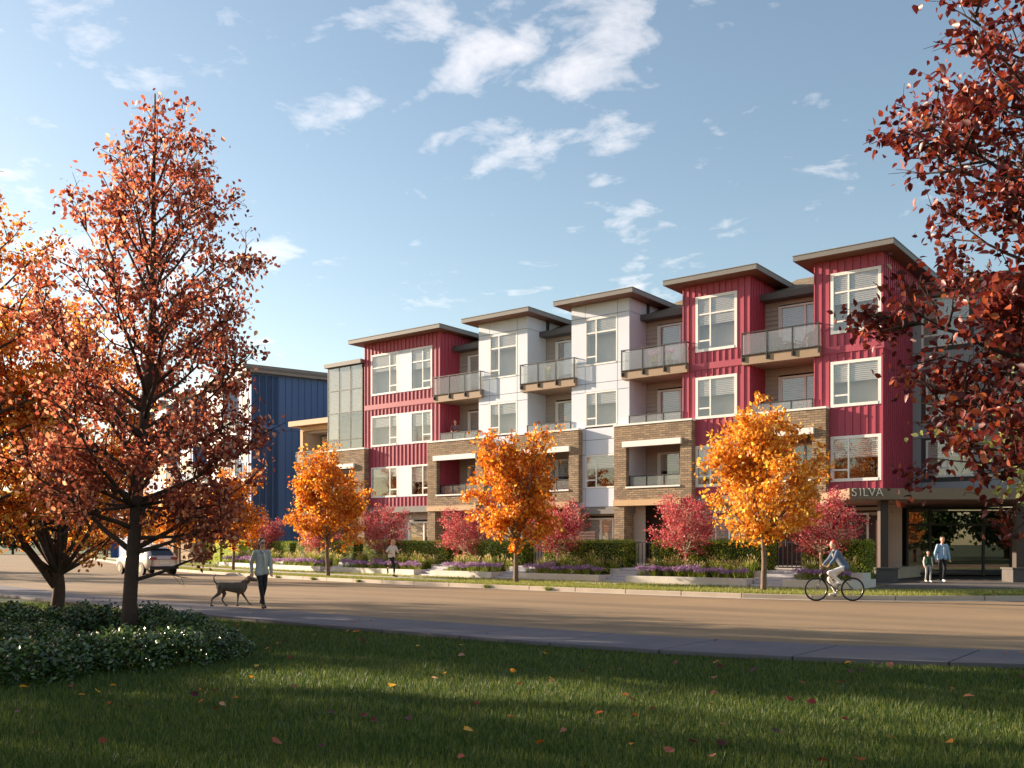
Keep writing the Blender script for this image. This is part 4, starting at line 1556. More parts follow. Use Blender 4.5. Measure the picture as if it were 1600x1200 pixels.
# bright hedges lit by the sun along the bend behind the car
for k, (ua, ub) in enumerate(((-66.0, -61.2), (-72.0, -66.8), (-60.4, -56.2))):
    va, vb = kerb_v(ua) + 6.6, kerb_v(ub) + 6.6
    ang = math.atan2(vb - va, ub - ua)
    hh = tag(empty('hedge', ((ua + ub) / 2, (va + vb) / 2, .1), ang), ['lime green hedge behind the two distant walkers', 'lime green hedge farthest along the road bend', 'lime green hedge before the white front of the blue building'][k], 'hedge', 'lime hedges along the bend')
    W = math.hypot(ub - ua, vb - va)
    link('foliage', hedge_mesh('foliage', W, .8, 1.7, 7000, rh, .07), 'lime_leaf', hh)
    MB().box(-W / 2 + .05, W / 2 - .05, .05, .75, 0, 1.65).build('twigs', 'hedge_leaf', hh)

# ------------------------------------------------------------------ shrubs on the lawn
def cam_uv(px, Y):
    X = (px - 800) / 1495 * Y
    return (CA * X - SA * Y, SA * X + CA * Y)


rs = np.random.default_rng(3)
shr = []
for k in range(3):
    n = 3000
    th, ph = rs.uniform(0, 2 * math.pi, n), np.arccos(rs.uniform(0, 1, n))
    rad = rs.uniform(.72, 1.02, n) * (1 + .13 * np.sin(3 * th + k) + .10 * np.sin(7 * th + 2 * k) * np.sin(4 * ph))
    P = np.stack([.70 * rad * np.sin(ph) * np.cos(th), .70 * rad * np.sin(ph) * np.sin(th), .50 * rad * np.cos(ph) * .95 + .02], 1)
    lm = leaf_cloud('foliage', P, .062, rs, True, .45)
    lm.materials.append(MATS['gloss_leaf'])
    sm = MB()
    for q in range(16):
        a = q * .9
        sm.tube([(0, 0, 0), (.3 * math.cos(a), .3 * math.sin(a), .22), (.6 * math.cos(a), .6 * math.sin(a), .36)], [.012, .008, .004], 4)
    sm = sm.mesh('stems')
    sm.materials.append(MATS['bark_dark'])
    shr.append((lm, sm))
SH = [(10, 11.4, 1.05), (98, 12.2, .92), (186, 12.7, .95), (262, 13.2, .95), (326, 13.7, .82), (10, 18.0, 1.15), (74, 17.5, 1.0), (136, 18.0, 1.0), (232, 18.0, .95), (284, 16.2, .95), (325, 15.0, .8), (-40, 14.6, 1.0), (62, 15.4, .8)]
SHL = ['nearest at the picture corner', 'second from the corner in the front row', 'in the middle of the front row', 'in the front row right of the red maple trunk', 'at the right tip of the front row',
       'in the back row at the picture edge', 'in the back row by the forked tree', 'in the back row left of the red maple trunk', 'in the back row directly behind the red maple trunk', 'right of the red maple trunk, between the rows', 'near the right tip, behind the front row', 'at the picture edge between the rows', 'between the rows left of the red maple trunk']
for k, ((px, Y, s_), lb) in enumerate(zip(SH, SHL)):
    u, v = cam_uv(px, Y)
    o = empty('shrub', (u, v, -.05), k * 1.3, 'low dark glossy leaved shrub ' + lb, 'shrub', 'low shrubs on the lawn')
    link('foliage', shr[k % 3][0], None, o)
    link('stems', shr[k % 3][1], None, o)
    o.scale = (s_, s_, s_ * (1.0 + .1 * math.sin(k)))

# ------------------------------------------------------------------ grass and fallen leaves
def blades(name, U, Vv, z, h, w, rng, mt):
    n = len(U)
    az = rng.uniform(0, 2 * math.pi, n)
    lean = np.abs(rng.normal(size=n)) * .45
    la = rng.uniform(0, 2 * math.pi, n)
    hh, ww = h * rng.uniform(.6, 1.2, n), w * rng.uniform(.7, 1.3, n)
    b = np.stack([U, Vv, np.full(n, z)], 1)
    sd = np.stack([np.cos(az) * ww, np.sin(az) * ww, np.zeros(n)], 1)
    tip = b + np.stack([np.cos(la) * lean * hh, np.sin(la) * lean * hh, hh], 1)
    V = np.stack([b - sd, b + sd, tip], 1).reshape(-1, 3)
    o = link(name, np_mesh(name, V, np.arange(3 * n).reshape(-1, 3)), mt)
    return o


n = 430000
Y = 5.6 + (27 - 5.6) * rs.uniform(0, 1, n) ** 1.55
X = rs.uniform(-1, 1, n) * (.565 * Y + .6)
U, Vv = CA * X - SA * Y, SA * X + CA * Y
lim = np.array([near_v(u) for u in U])
edge = rs.uniform(-.03, .06, n)
ok = Vv < lim - .02 + edge
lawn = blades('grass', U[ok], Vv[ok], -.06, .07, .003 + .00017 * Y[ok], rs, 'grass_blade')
tag(lawn, 'shaded green lawn grass in the foreground', 'grass', kind='stuff')

n = 90000
U = rs.uniform(-62, 0, n)
kv = np.array([kerb_v(u) for u in U])
off = rs.uniform(.16, 1, n) * 4.3
off = np.where(rs.uniform(0, 1, n) < .4, .16 + rs.uniform(0, 1.3, n), .16 + rs.uniform(0, 4.3, n))
pav = ((off > 1.46) & (off < 2.95)) & (U < -26)
ok = ~pav & ~((U > -10.6) & (off > 4.0 - 0 * U)) 
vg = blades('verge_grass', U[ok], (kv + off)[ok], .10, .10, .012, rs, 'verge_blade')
tag(vg, 'sunlit dry verge grass between kerb and planters', 'grass', kind='stuff')

fm = np_mesh('fallen_leaf', LEAF_V * np.array([1.5, 1, 1.6]), LEAF_T)
fmats = ['red_leaf', 'orange_leaf', 'crimson_leaf']
fms = []
for q in fmats:
    c = fm.copy()
    c.materials.append(MATS[q])
    fms.append(c)
for k in range(190):
    Y = rs.uniform(7, 20)
    X = rs.uniform(-1, 1) * .55 * Y
    u, v = CA * X - SA * Y, SA * X + CA * Y
    onp = v > near_v(u) and rs.uniform() < .75
    if onp or v > near_v(u) + 2:
        continue
    o = link('fallen_leaf', fms[k % 3], None)
    o.location = (u, v, .035 if v > near_v(u) else rs.uniform(-.01, .03))
    s_ = rs.uniform(.055, .115)
    o.scale = (s_, s_, s_)
    o.rotation_euler = (rs.uniform(-.5, .5), rs.uniform(-.5, .5), rs.uniform(0, 6.28))
    far_ = 'close to the viewer' if Y < 9.5 else 'in mid lawn' if Y < 13 else 'towards the pavement'
    sx_ = 'left' if X / Y < -.22 else 'right' if X / Y > .22 else 'middle'
    tag(o, 'fallen ' + ['dull red', 'orange', 'crimson'][k % 3] + ' leaf on the grass ' + far_ + ', ' + sx_ + ' third of the picture', 'leaf', 'fallen leaves on the lawn, ' + far_ + ' ' + sx_)

# ------------------------------------------------------------------ trees further off
hw = interp([(.8, 2.0), (3, 3.4), (6, 3.0), (9, .6)])
dk = make_tree(rg, 8.6, .2, hw, 1.2, 34, .3, 5200, spread=.3, sub_per_m=2.2)
DK = tree_thing('leafy_tree', dk, (-118, 66, 0), 'dark green tree closing the road at its far bend', 'dark trees beyond the bend', 'bark_dark', 'dark_leaf', .36, False, rg)
for k, (px, Y, lb) in enumerate(((20, 150, 'dark green tree far beyond the road at the picture edge'), (70, 160, 'dark green tree far beyond the forked amber stems'), (118, 150, 'dark green tree far left of the side path'),
                                 (165, 155, 'dark green tree far behind the red maple trunk'), (215, 150, 'dark green tree far behind the parked car'), (-40, 150, 'dark green tree farthest left beyond the road'))):
    u, v = cam_uv(px, Y)
    place(DK, (u, v, 0), k * 1.1, .95 + .12 * math.sin(k * 2.1), lb, 'dark trees beyond the bend')
# trees across the park, behind the viewer, mirrored in the entrance glass
for k, (X, Y, s_, src) in enumerate(((31, 8, 1.0, T_FORK), (37, -2, 1.2, DK), (44, 4, 1.0, T_BIG), (50, -8, 1.3, DK), (40, -14, 1.2, T_LEFT), (60, -4, 1.3, DK), (56, -22, 1.5, DK), (48, -26, 1.5, DK), (68, -16, 1.5, DK))):
    place(src, (CA * X - SA * Y, SA * X + CA * Y, -.05), k * 2.1, s_, ORD[k] + ' park tree across from the entrance', 'park trees across from the entrance')
# park trees out of frame on the left: their long shadows cross the road
for k, (u, v, s_, src) in enumerate(((-62, 17.5, 1.15, T_LEFT), (-72, 20.5, 1.0, T_FORK), (-50, 9.0, 1.15, T_LEFT), (-37, 4.5, 1.1, T_FORK), (-30, -2.0, 1.1, T_LEFT), (-25, 1.5, 1.0, T_BIG), (-29, 6.0, 1.05, T_FORK), (-19, -3.0, 1.0, T_BIG))):
    place(src, (u, v, -.05), k * 1.7, s_, ['park tree beside the road, its shadow crossing the asphalt by the car', 'park tree farthest up the road', 'park tree on the lawn upstreet of the forked tree', 'park tree deeper in the lawn', 'park tree behind the viewer', 'red park tree shading the lawn corner', 'amber park tree shading the lawn corner', 'red park tree close beside the viewer'][k], 'park trees beside the lawn')

# ------------------------------------------------------------------ people, dog
mat('skin', srgb(214, 160, 132), 0.5, 0.04, 6)
mat('skin_tan', srgb(188, 134, 104), 0.5, 0.04, 6)
mat('hair_dark', srgb(40, 30, 26), 0.5, 0.15, 30)
mat('hair_blond', srgb(206, 168, 112), 0.5, 0.15, 30)
mat('hair_red', srgb(176, 58, 34), 0.5, 0.15, 30)
mat('hair_grey', srgb(190, 182, 172), 0.5, 0.1, 30)
mat('denim_pale', srgb(168, 172, 166), 0.85, 0.16, 14, .7, 22)
mat('denim_blue', srgb(88, 104, 128), 0.85, 0.16, 14, .7, 22)
mat('jacket_blue', srgb(150, 180, 206), 0.7, 0.12, 8, .7, 20)
mat('cloth_black', srgb(30, 28, 32), 0.85, 0.15, 8)
mat('cloth_white', srgb(228, 222, 214), 0.8, 0.06, 8)
mat('cloth_green', srgb(54, 84, 56), 0.85, 0.12, 8)
mat('cloth_grey', srgb(168, 166, 164), 0.85, 0.1, 8)
mat('plaid', srgb(122, 88, 92), 0.85, 0.4, 16)
mat('shoe_white', srgb(226, 222, 216), 0.6, 0.05, 8)
mat('shoe_dark', srgb(40, 30, 30), 0.6, 0.05, 8)
mat('lens_black', srgb(14, 14, 16), 0.15, 0.02, 8)
mat('eye_dark', srgb(40, 28, 24), 0.3, 0.02, 8)
mat('lip', srgb(168, 84, 78), 0.5, 0.03, 8)
mat('dog_coat', srgb(92, 80, 70), 0.7, 0.12, 10)
mat('dog_nose', srgb(34, 28, 28), 0.4, 0.05, 10)
mat('leash', srgb(120, 44, 38), 0.7, 0.05, 10)


def fused(mb, name, mt, parent, voxel=0.013, smooth=5):
    """overlapping solids grown together into one continuous skin"""
    me = mb.mesh(name)
    tmp = bpy.data.objects.new(name, me)
    COL.objects.link(tmp)
    rm = tmp.modifiers.new('fuse', 'REMESH')
    rm.mode = 'VOXEL'
    rm.voxel_size = voxel
    sm = tmp.modifiers.new('soft', 'SMOOTH')
    sm.iterations = smooth
    sm.factor = 0.5
    dg = bpy.context.evaluated_depsgraph_get()
    out = bpy.data.meshes.new_from_object(tmp.evaluated_get(dg))
    bpy.data.objects.remove(tmp)
    bpy.data.meshes.remove(me)
    out.name = name
    return link(name, out, mt, parent, smooth=True)


def limb(mb, a, b, ra, rb, seg=9):
    a, b = Vector(a), Vector(b)
    n = max(2, int((b - a).length / (min(ra, rb) * .45)))
    for k in range(n + 1):
        f = k / n
        mb.ball(a.lerp(b, f), ra + (rb - ra) * f, seg, 6)


def hand(mb, w, d, s=1.0, curl=.5, side=1):
    """palm, four unequal bent fingers and a thumb from the side of the palm"""
    w, d = Vector(w), Vector(d).normalized()
    sx = d.cross(Vector((0, 1, 0.2)))
    sx = sx.normalized() if sx.length > .1 else Vector((1, 0, 0))
    nz = sx.cross(d)
    limb(mb, w, w + d * .075 * s, .024 * s, .030 * s, 8)
    for k, L_ in enumerate((.062, .072, .068, .054)):
        b = w + d * .085 * s + sx * (k - 1.5) * .019 * s
        m_ = b + (d * (1 - curl * .3) + nz * curl * .5) * L_ * .55 * s
        e = m_ + (d * (1 - curl) + nz * curl) * L_ * .5 * s
        limb(mb, b, m_, .0095 * s, .009 * s, 6)
        limb(mb, m_, e, .009 * s, .0075 * s, 6)
    t0 = w + d * .03 * s - sx * .028 * s * side
    t1 = t0 + (d * .7 - sx * .6 * side) * .04 * s
    limb(mb, t0, t1, .012 * s, .010 * s, 6)
    limb(mb, t1, t1 + (d * .9 + nz * .3) * .03 * s, .010 * s, .008 * s, 6)


def person(loc, face, label, J, look, H=1.0, group=None):
    """J: joints of the pose (metres, x = person's right, y = forward); look: clothes and hair"""
    rz = math.atan2(-face[0], face[1])
    o = empty('person', loc, rz, label, 'person', group)
    o.scale = (H, H, H)
    g = lambda k: Vector(J[k])
    hd, nk, ch, pv = g('head'), g('neck'), g('chest'), g('pelvis')
    b = MB()
    fwd = Vector(J.get('facing', (0, 1, 0))).normalized()
    rt_ = fwd.cross(Vector((0, 0, 1))).normalized()
    # head: skull, jaw, nose, ears
    b.ball(hd + Vector((0, 0, .02)), (.080, .097, .110), 14, 10)
    b.ball(hd + fwd * .025 - Vector((0, 0, .055)), (.055, .060, .062), 12, 8)
    b.ball(hd + fwd * .094 - Vector((0, 0, .012)), (.014, .018, .022), 8, 6)
    for s_ in (-1, 1):
        b.ball(hd + rt_ * .078 * s_ - fwd * .005, (.014, .02, .03), 8, 6)
    limb(b, nk - Vector((0, 0, .05)), hd - Vector((0, 0, .06)), .050, .047)
    for s_ in (-1, 1):
        limb(b, pv + rt_ * .05 * s_, ch + rt_ * .045 * s_, .085, .085, 12)
    limb(b, ch, nk - Vector((0, 0, .04)), .105, .055, 12)
    for s_ in 'LR':
        sh, el, wr = g('sh' + s_), g('el' + s_), g('wr' + s_)
        hp, kn, an = g('hip' + s_), g('kn' + s_), g('an' + s_)
        limb(b, ch + Vector((0, 0, .07)), sh, .065, .046)
        limb(b, sh, el, .044, .036)
        limb(b, el, wr, .037, .026)
        hand(b, wr, (wr - el), 1.0, J.get('curl', .5), 1 if s_ == 'R' else -1)
        limb(b, hp, kn, .082, .054, 10)
        limb(b, kn, an, .052, .036, 10)
        tf = Vector(J.get('toe' + s_, (0, 1, -.12))).normalized()
        limb(b, an - Vector((0, 0, .03)), an + tf * .15 - Vector((0, 0, .035)), .036, .028)
    body = fused(b, 'body', look.get('skin', 'skin'), o, .0105, 3)
    # face
    e = MB()
    for s_ in (-1, 1):
        e.ball(hd + fwd * .082 + rt_ * .032 * s_ + Vector((0, 0, .018)), (.011, .009, .007), 8, 6)
    e.build('eyes', 'eye_dark', body, smooth=True)
    m_ = MB()
    m_.ball(hd + fwd * .082 - Vector((0, 0, .062)), (.022, .010, .007), 8, 6)
    m_.build('mouth', 'lip', body, smooth=True)
    # hair
    h = MB()
    h.ball(hd - fwd * .012 + Vector((0, 0, .042)), (.086, .098, .098), 14, 10)
    style = look.get('hair_style', 'short')
    if style == 'long':
        limb(h, hd - fwd * .06 + Vector((0, 0, .02)), hd - fwd * .09 - Vector((0, 0, .20)), .075, .055)
        limb(h, hd - fwd * .09 - Vector((0, 0, .20)), hd - fwd * .10 - Vector((0, 0, .30)), .05, .025)
    elif style == 'tail':
        limb(h, hd - fwd * .09 + Vector((0, 0, .03)), hd - fwd * .16 - Vector((0, 0, .16)), .04, .02)
    if style == 'bald':
        h = MB()
        h.ball(hd - fwd * .03 + Vector((0, 0, .0)), (.084, .085, .06), 12, 8)
    # hair keeps clear of the face
    me_ = fused(h, 'hair', look['hair'], o, .011, 2)
    me_.location = -fwd * .012 + Vector((0, 0, .012))
    # upper garment
    c = MB()
    ex = .018
    hm = pv + Vector((0, 0, look.get('hem', .02) + .07))
    for s_ in (-1, 1):
        limb(c, hm + rt_ * .055 * s_, ch + rt_ * .05 * s_, .092 + ex, .088 + ex, 12)
        limb(c, hm + rt_ * .085 * s_ - Vector((0, 0, .06)), hm + rt_ * .055 * s_, .092 + ex, .092 + ex, 12)
    limb(c, ch, nk - Vector((0, 0, .075)), .112 + ex, .062, 12)
    slv = look.get('sleeve', .95)
    arms = MB() if look.get('sleeve_mat') else c
    for s_ in 'LR':
        sh, el, wr = g('sh' + s_), g('el' + s_), g('wr' + s_)
        limb(c, ch + Vector((0, 0, .07)), sh, .066 + ex, .044 + ex)
        limb(arms, sh, el, .043 + ex, .040 + ex * .8)
        if slv > .5:
            limb(arms, el, el.lerp(wr, slv), .042 + ex * .8, .034 + ex * .5)
    up_ = fused(c, look.get('top_name', 'jacket'), look['top'], o, .012, 3)
    if look.get('sleeve_mat'):
        fused(arms, 'sleeves', look['sleeve_mat'], o, .012, 3)
    if look.get('collar'):
        q = MB()
        for s_ in (-1, 1):
            q.tube([nk + rt_ * .055 * s_ - fwd * .02 - Vector((0, 0, .03)), nk + rt_ * .05 * s_ + fwd * .07 - Vector((0, 0, .06)), nk + rt_ * .03 * s_ + fwd * .12 - Vector((0, 0, .12))], [.022, .024, .014], 6)
        q.build('collar', look['top'], up_, smooth=True)
        q = MB()
        q.tube([nk + fwd * .075 - Vector((0, 0, .07)), ch + fwd * .150, pv + fwd * .142 + Vector((0, 0, .05))], [.022, .016, .012], 6)
        q.build('placket', look['collar'], up_, smooth=True)
    # trousers
    t_ = MB()
    for s_ in (-1, 1):
        limb(t_, pv + rt_ * .05 * s_ + Vector((0, 0, .05)), pv + rt_ * .055 * s_ - Vector((0, 0, .04)), .092, .094, 12)
    leg = look.get('leg', .97)
    for s_ in 'LR':
        hp, kn, an = g('hip' + s_), g('kn' + s_), g('an' + s_)
        limb(t_, hp, kn, .083, .062, 10)
        limb(t_, kn, kn.lerp(an, leg), .062, .046, 10)
    fused(t_, 'trousers', look['legs'], o, .012, 3)
    for s_ in 'LR':
        q = MB()
        an = g('an' + s_)
        tf = Vector(J.get('toe' + s_, (0, 1, -.12))).normalized()
        limb(q, an - Vector((0, 0, .035)) - tf * .03, an + tf * .17 - Vector((0, 0, .045)), .045, .036)
        fused(q, 'shoe', look['shoes'], o, .011, 2)
    if look.get('shades'):
        q = MB()
        for s_ in (-1, 1):
            q.ball(hd + fwd * .092 + rt_ * .034 * s_ + Vector((0, 0, .018)), (.030, .014, .022), 10, 6)
            q.tube([hd + fwd * .085 + rt_ * .062 * s_ + Vector((0, 0, .02)), hd + rt_ * .085 * s_ + Vector((0, 0, .02))], .005, 5)
        q.build('sunglasses', 'lens_black', o, smooth=True)
    return o


def pose(**kw):
    J = dict(head=(0, .03, 1.585), neck=(0, .01, 1.46), chest=(0, 0, 1.26), pelvis=(0, 0, .95),
             shR=(.165, 0, 1.375), shL=(-.165, 0, 1.375), elR=(.215, -.04, 1.11), elL=(-.215, -.04, 1.11), wrR=(.215, .06, .88), wrL=(-.215, .06, .88),
             hipR=(.085, 0, .90), hipL=(-.085, 0, .90), knR=(.09, .03, .50), knL=(-.09, .03, .50), anR=(.09, 0, .09), anL=(-.09, 0, .09))
    J.update(kw)
    return J


# woman with the dog, walking along the near pavement
wu, wv = cam_uv(409, 23.7)
walk_p = pose(knR=(.06, .14, .51), anR=(.03, .24, .10), knL=(-.06, .02, .50), anL=(-.05, -.20, .14), toeL=(0, .8, -.55),
              elR=(.23, -.10, 1.12), wrR=(.24, -.04, .88), elL=(-.22, .00, 1.11), wrL=(-.21, .10, .88), facing=(-.25, 1, 0))
person((wu, wv, .025), (.93, -.37), 'woman in pale denim jacket and sunglasses walking a dog on the pavement', walk_p,
       dict(hair='hair_dark', hair_style='tail', top='denim_pale', collar='cloth_white', legs='cloth_black', shoes='shoe_dark', shades=True, hem=-.10), 1.0)

# dog: deep chest, tucked belly, jointed legs, thin raised tail
du, dv = cam_uv(362, 24.2)
dog = empty('dog', (du, dv, .025), math.atan2(-.62, .78) + .0, 'short haired grey brown dog striding on a leash beside the woman', 'dog')
D = MB()
limb(D, (0, -.28, .51), (0, -.05, .49), .105, .118, 12)
limb(D, (0, -.05, .485), (0, .21, .46), .118, .155, 12)
limb(D, (0, .22, .45), (0, .28, .50), .145, .11, 12)
limb(D, (0, .26, .54), (0, .42, .68), .095, .068, 10)          # neck
limb(D, (0, .43, .70), (0, .47, .70), .078, .070, 10)          # skull
limb(D, (0, .50, .68), (0, .60, .655), .054, .040, 10)         # muzzle
for s_ in (-1, 1):
    limb(D, (s_ * .058, .415, .71), (s_ * .072, .43, .61), .026, .022, 8)   # hanging ears
def hind(x, ky, kz, hy, hz, py, pz):
    limb(D, (x, -.27, .50), (x * 1.1, ky, kz), .085, .052, 9)
    limb(D, (x * 1.1, ky, kz), (x * 1.1, hy, hz), .048, .026, 9)
    limb(D, (x * 1.1, hy, hz), (x * 1.1, py, pz + .02), .024, .020, 8)
    limb(D, (x * 1.1, py, pz + .015), (x * 1.1, py + .055, pz + .012), .024, .020, 8)
def fore(x, ey, ez, wy, wz, py, pz):
    limb(D, (x, .20, .44), (x, ey, ez), .062, .040, 9)
    limb(D, (x, ey, ez), (x, wy, wz), .034, .024, 9)
    limb(D, (x, wy, wz), (x, py, pz + .02), .023, .020, 8)
    limb(D, (x, py, pz + .015), (x, py + .05, pz + .012), .024, .020, 8)
hind(.075, -.30, .33, -.47, .20, -.50, .015)
hind(-.075, -.18, .32, -.24, .17, -.16, .012)
fore(.07, .16, .30, .15, .15, .12, .012)
fore(-.07, .27, .30, .36, .16, .43, .03)
fused(D, 'body', 'dog_coat', dog, .011, 4)
q = MB()
q.tube([(0, -.35, .56), (0, -.42, .64), (0, -.435, .74), (0, -.38, .82)], [.024, .018, .013, .007], 7)
q.build('tail', 'dog_coat', dog, smooth=True)
q = MB().ball((0, .632, .662), (.016, .014, .014), 8, 6)
q.build('nose', 'dog_nose', dog, smooth=True)
q = MB()
for s_ in (-1, 1):
    q.ball((s_ * .038, .505, .715), .010, 8, 6)
q.build('eyes', 'dog_nose', dog, smooth=True)
q = MB()
ring = [(.071 * math.cos(a), .33 + .02 * math.sin(a) - .0, .60 + .071 * math.sin(a)) for a in [i * math.pi / 8 for i in range(17)]]
q.tube(ring, .010, 6, cap=False)
q.build('collar', 'leash', dog, smooth=True)
Mx = Matrix.Translation(dog.location) @ Matrix.Rotation(dog.rotation_euler.z, 4, 'Z')
col_w = Mx @ Vector((0, .34, .66))
rzw = math.atan2(-.93, -.37)
Mw = Matrix.Translation((wu, wv, .025)) @ Matrix.Rotation(rzw, 4, 'Z')
hnd = Mw @ Vector((.275, -.03, .80))
hnd2 = Mw @ Vector((-.215, .13, .81))
hnd = hnd if (hnd - col_w).length < (hnd2 - col_w).length else hnd2
mid = (hnd + col_w) / 2 - Vector((0, 0, .05))
q = MB().tube([hnd + Vector((0, 0, .04)), hnd, mid, col_w], .011, 6)
tag(q.build('dog_leash', 'leash', smooth=True), 'thin red leash between the woman and the dog', 'leash')

# jogger on the far pavement
ju, jv = cam_uv(612, 42.0)
run_p = pose(pelvis=(0, 0, .93), chest=(0, .05, 1.25), neck=(0, .09, 1.44), head=(0, .12, 1.57), shR=(.16, .07, 1.38), shL=(-.16, .07, 1.38),
             elR=(.22, -.10, 1.17), wrR=(.19, .10, 1.07), elL=(-.22, .18, 1.14), wrL=(-.15, .34, 1.22),
             knR=(.08, .22, .55), anR=(.08, .20, .12), knL=(-.08, .02, .50), anL=(-.08, -.30, .40), toeL=(0, .1, -1), curl=.9)
person((ju, jv, .135), (.98, .1), 'blonde jogger in white top and black leggings on the far pavement', run_p,
       dict(hair='hair_blond', hair_style='long', top='cloth_white', top_name='tank_top', legs='cloth_black', shoes='shoe_dark', sleeve=.2, leg=.7), .98)

# man and boy at the entrance
mu, mv = cam_uv(1472, 36.2)
person((mu, mv, .14), (SA * .98 + .05, -CA), 'man in light blue jacket walking out of the entrance', pose(knR=(.10, .12, .50), anR=(.10, .12, .09), anL=(-.10, -.12, .12), elR=(.24, -.03, 1.11), wrR=(.26, .06, .88), elL=(-.24, -.03, 1.11), wrL=(-.26, .05, .88)),
       dict(hair='hair_dark', top='jacket_blue', collar='cloth_white', legs='cloth_black', shoes='shoe_white', hem=-.04), 1.02)
bu, bv = cam_uv(1450, 36.8)
person((bu, bv, .14), (SA * .98, -CA), 'small boy in dark green vest beside the man in blue', pose(knL=(-.09, .12, .50), anL=(-.09, .10, .09), anR=(.09, -.10, .11)),
       dict(hair='hair_dark', top='cloth_green', top_name='vest', sleeve_mat='cloth_white', legs='cloth_grey', shoes='shoe_white'), .70)

# man leaning on his balcony
person((-36.62, 42.05, 7.02), (.35, -.94), 'grey haired man in plaid shirt standing on the third floor balcony', pose(chest=(0, .06, 1.26), neck=(0, .10, 1.45), head=(0, .14, 1.575), shR=(.19, .09, 1.39), shL=(-.19, .09, 1.39), elR=(.25, .18, 1.14), wrR=(.13, .36, 1.05), elL=(-.25, .18, 1.14), wrL=(-.13, .36, 1.05)),
       dict(hair='hair_grey', hair_style='bald', top='plaid', top_name='shirt', legs='denim_blue', shoes='shoe_dark', sleeve=.6), 1.04)

# two walkers far up the pavement
for px, Y, lb, tp in ((225, 66, 'distant walker in black beyond the car roof', 'cloth_black'), (236, 64, 'distant walker in white top beyond the car roof', 'cloth_white')):
    u, v = cam_uv(px, Y)
    person((u, v, .12), (-.9, .4), lb, pose(anR=(.09, .12, .1), anL=(-.09, -.15, .12)), dict(hair='hair_dark', top=tp, legs='cloth_black', shoes='shoe_dark'), 1.02, 'distant walkers')

# ------------------------------------------------------------------ bicycle and rider
mat('bike_paint', srgb(38, 34, 40), 0.35, 0.05, 8)
mat('tyre', srgb(26, 24, 24), 0.8, 0.1, 20)
mat('steel', srgb(150, 148, 146), 0.3, 0.05, 20, metallic=0.9)
mat('saddle_brown', srgb(70, 44, 32), 0.6, 0.1, 20)
cu_, cv_ = cam_uv(1303, 27.0)
rzb = math.atan2(CA, -SA)                                       # local +y points to the picture's left
bike = empty('bicycle', (cu_, cv_, -.01), rzb, 'dark bicycle ridden along the kerb', 'bicycle')
WR = .315
def wheel(y):
    t_ = MB()
    t_.tube([(0, y + math.cos(a) * WR, WR + .018 + math.sin(a) * WR) for a in [i * math.pi / 20 for i in range(41)]], .020, 8, cap=False)
    w = t_.build('wheel', 'tyre', bike, smooth=True)
    r_ = MB()
    r_.tube([(0, y + math.cos(a) * (WR - .028), WR + .018 + math.sin(a) * (WR - .028)) for a in [i * math.pi / 20 for i in range(41)]], .009, 6, cap=False)
    r_.build('rim', 'steel', w, smooth=True)
    s_ = MB()
    for k in range(24):
        a = k * math.pi / 12
        s_.tube([((-1) ** k * .025, y, WR + .018), (0, y + math.cos(a) * (WR - .03), WR + .018 + math.sin(a) * (WR - .03))], .0018, 4)
    s_.tube([(-.05, y, WR + .018), (.05, y, WR + .018)], .018, 8)
    tag(s_.build('spokes', 'steel', w), kind='stuff')
yf, yr = .50, -.53
wheel(yf)
wheel(yr)
hz = WR + .018
fr = MB()
ht0, ht1, bb_, st_ = (0, .33, .86), (0, .37, .66), (0, -.08, .30), (0, -.24, .80)
fr.tube([ht0, ht1], .020, 8)
fr.tube([(0, .365, .68), bb_], .019, 8)
fr.tube([(0, .345, .80), (0, -.17, .56)], .016, 8)
fr.tube([bb_, st_], .017, 8)
for s_ in (-1, 1):
    fr.tube([(s_ * .03, -.08, .30), (s_ * .06, yr, hz)], .010, 6)
    fr.tube([(s_ * .02, -.20, .70), (s_ * .06, yr, hz)], .009, 6)
fr.build('frame', 'bike_paint', bike, smooth=True)
q = MB()
for s_ in (-1, 1):
    q.tube([(s_ * .03, .375, .64), (s_ * .055, .42, .50), (s_ * .055, yf, hz)], .011, 6)
q.tube([(-.04, .373, .645), (.04, .373, .645)], .016, 6)
q.build('fork', 'bike_paint', bike, smooth=True)
q = MB()
q.tube([(0, .33, .86), (0, .325, .98)], .014, 8)
q.tube([(-.28, .17, 1.00), (-.24, .28, 1.0), (-.08, .33, .985), (0, .33, .98), (.08, .33, .985), (.24, .28, 1.0), (.28, .17, 1.00)], .012, 8)
q.build('handlebar', 'bike_paint', bike, smooth=True)
q = MB()
q.ball((0, -.33, .87), (.085, .10, .035), 10, 6)
q.ball((0, -.20, .875), (.03, .12, .022), 10, 6)
q.tube([(0, -.24, .80), (0, -.26, .86)], .013, 6)
q.build('saddle', 'saddle_brown', bike, smooth=True)
q = MB()
q.tube([(.05, -.08 + .09 * math.cos(a), .30 + .09 * math.sin(a)) for a in [i * math.pi / 10 for i in range(21)]], .006, 5, cap=False)
q.tube([(.055, -.08, .30), (.075, -.06, .14)], .009, 6)
q.tube([(-.055, -.08, .30), (-.075, -.10, .46)], .009, 6)
q.tube([(-.06, -.08, .30), (.06, -.08, .30)], .02, 8)
q.build('crankset', 'steel', bike, smooth=True)
for s_, py, pz in ((1, -.06, .14), (-1, -.10, .46)):
    bar('pedal', s_ * .08, s_ * .17, py - .045, py + .045, pz - .012, pz + .012, 'tyre', bike)
q = MB()
q.tube([(.055, -.08, .39), (.055, yr, hz + .04)], .004, 4)
q.tube([(.055, -.08, .21), (.055, yr, hz - .04)], .004, 4)
q.build('chain', 'steel', bike)
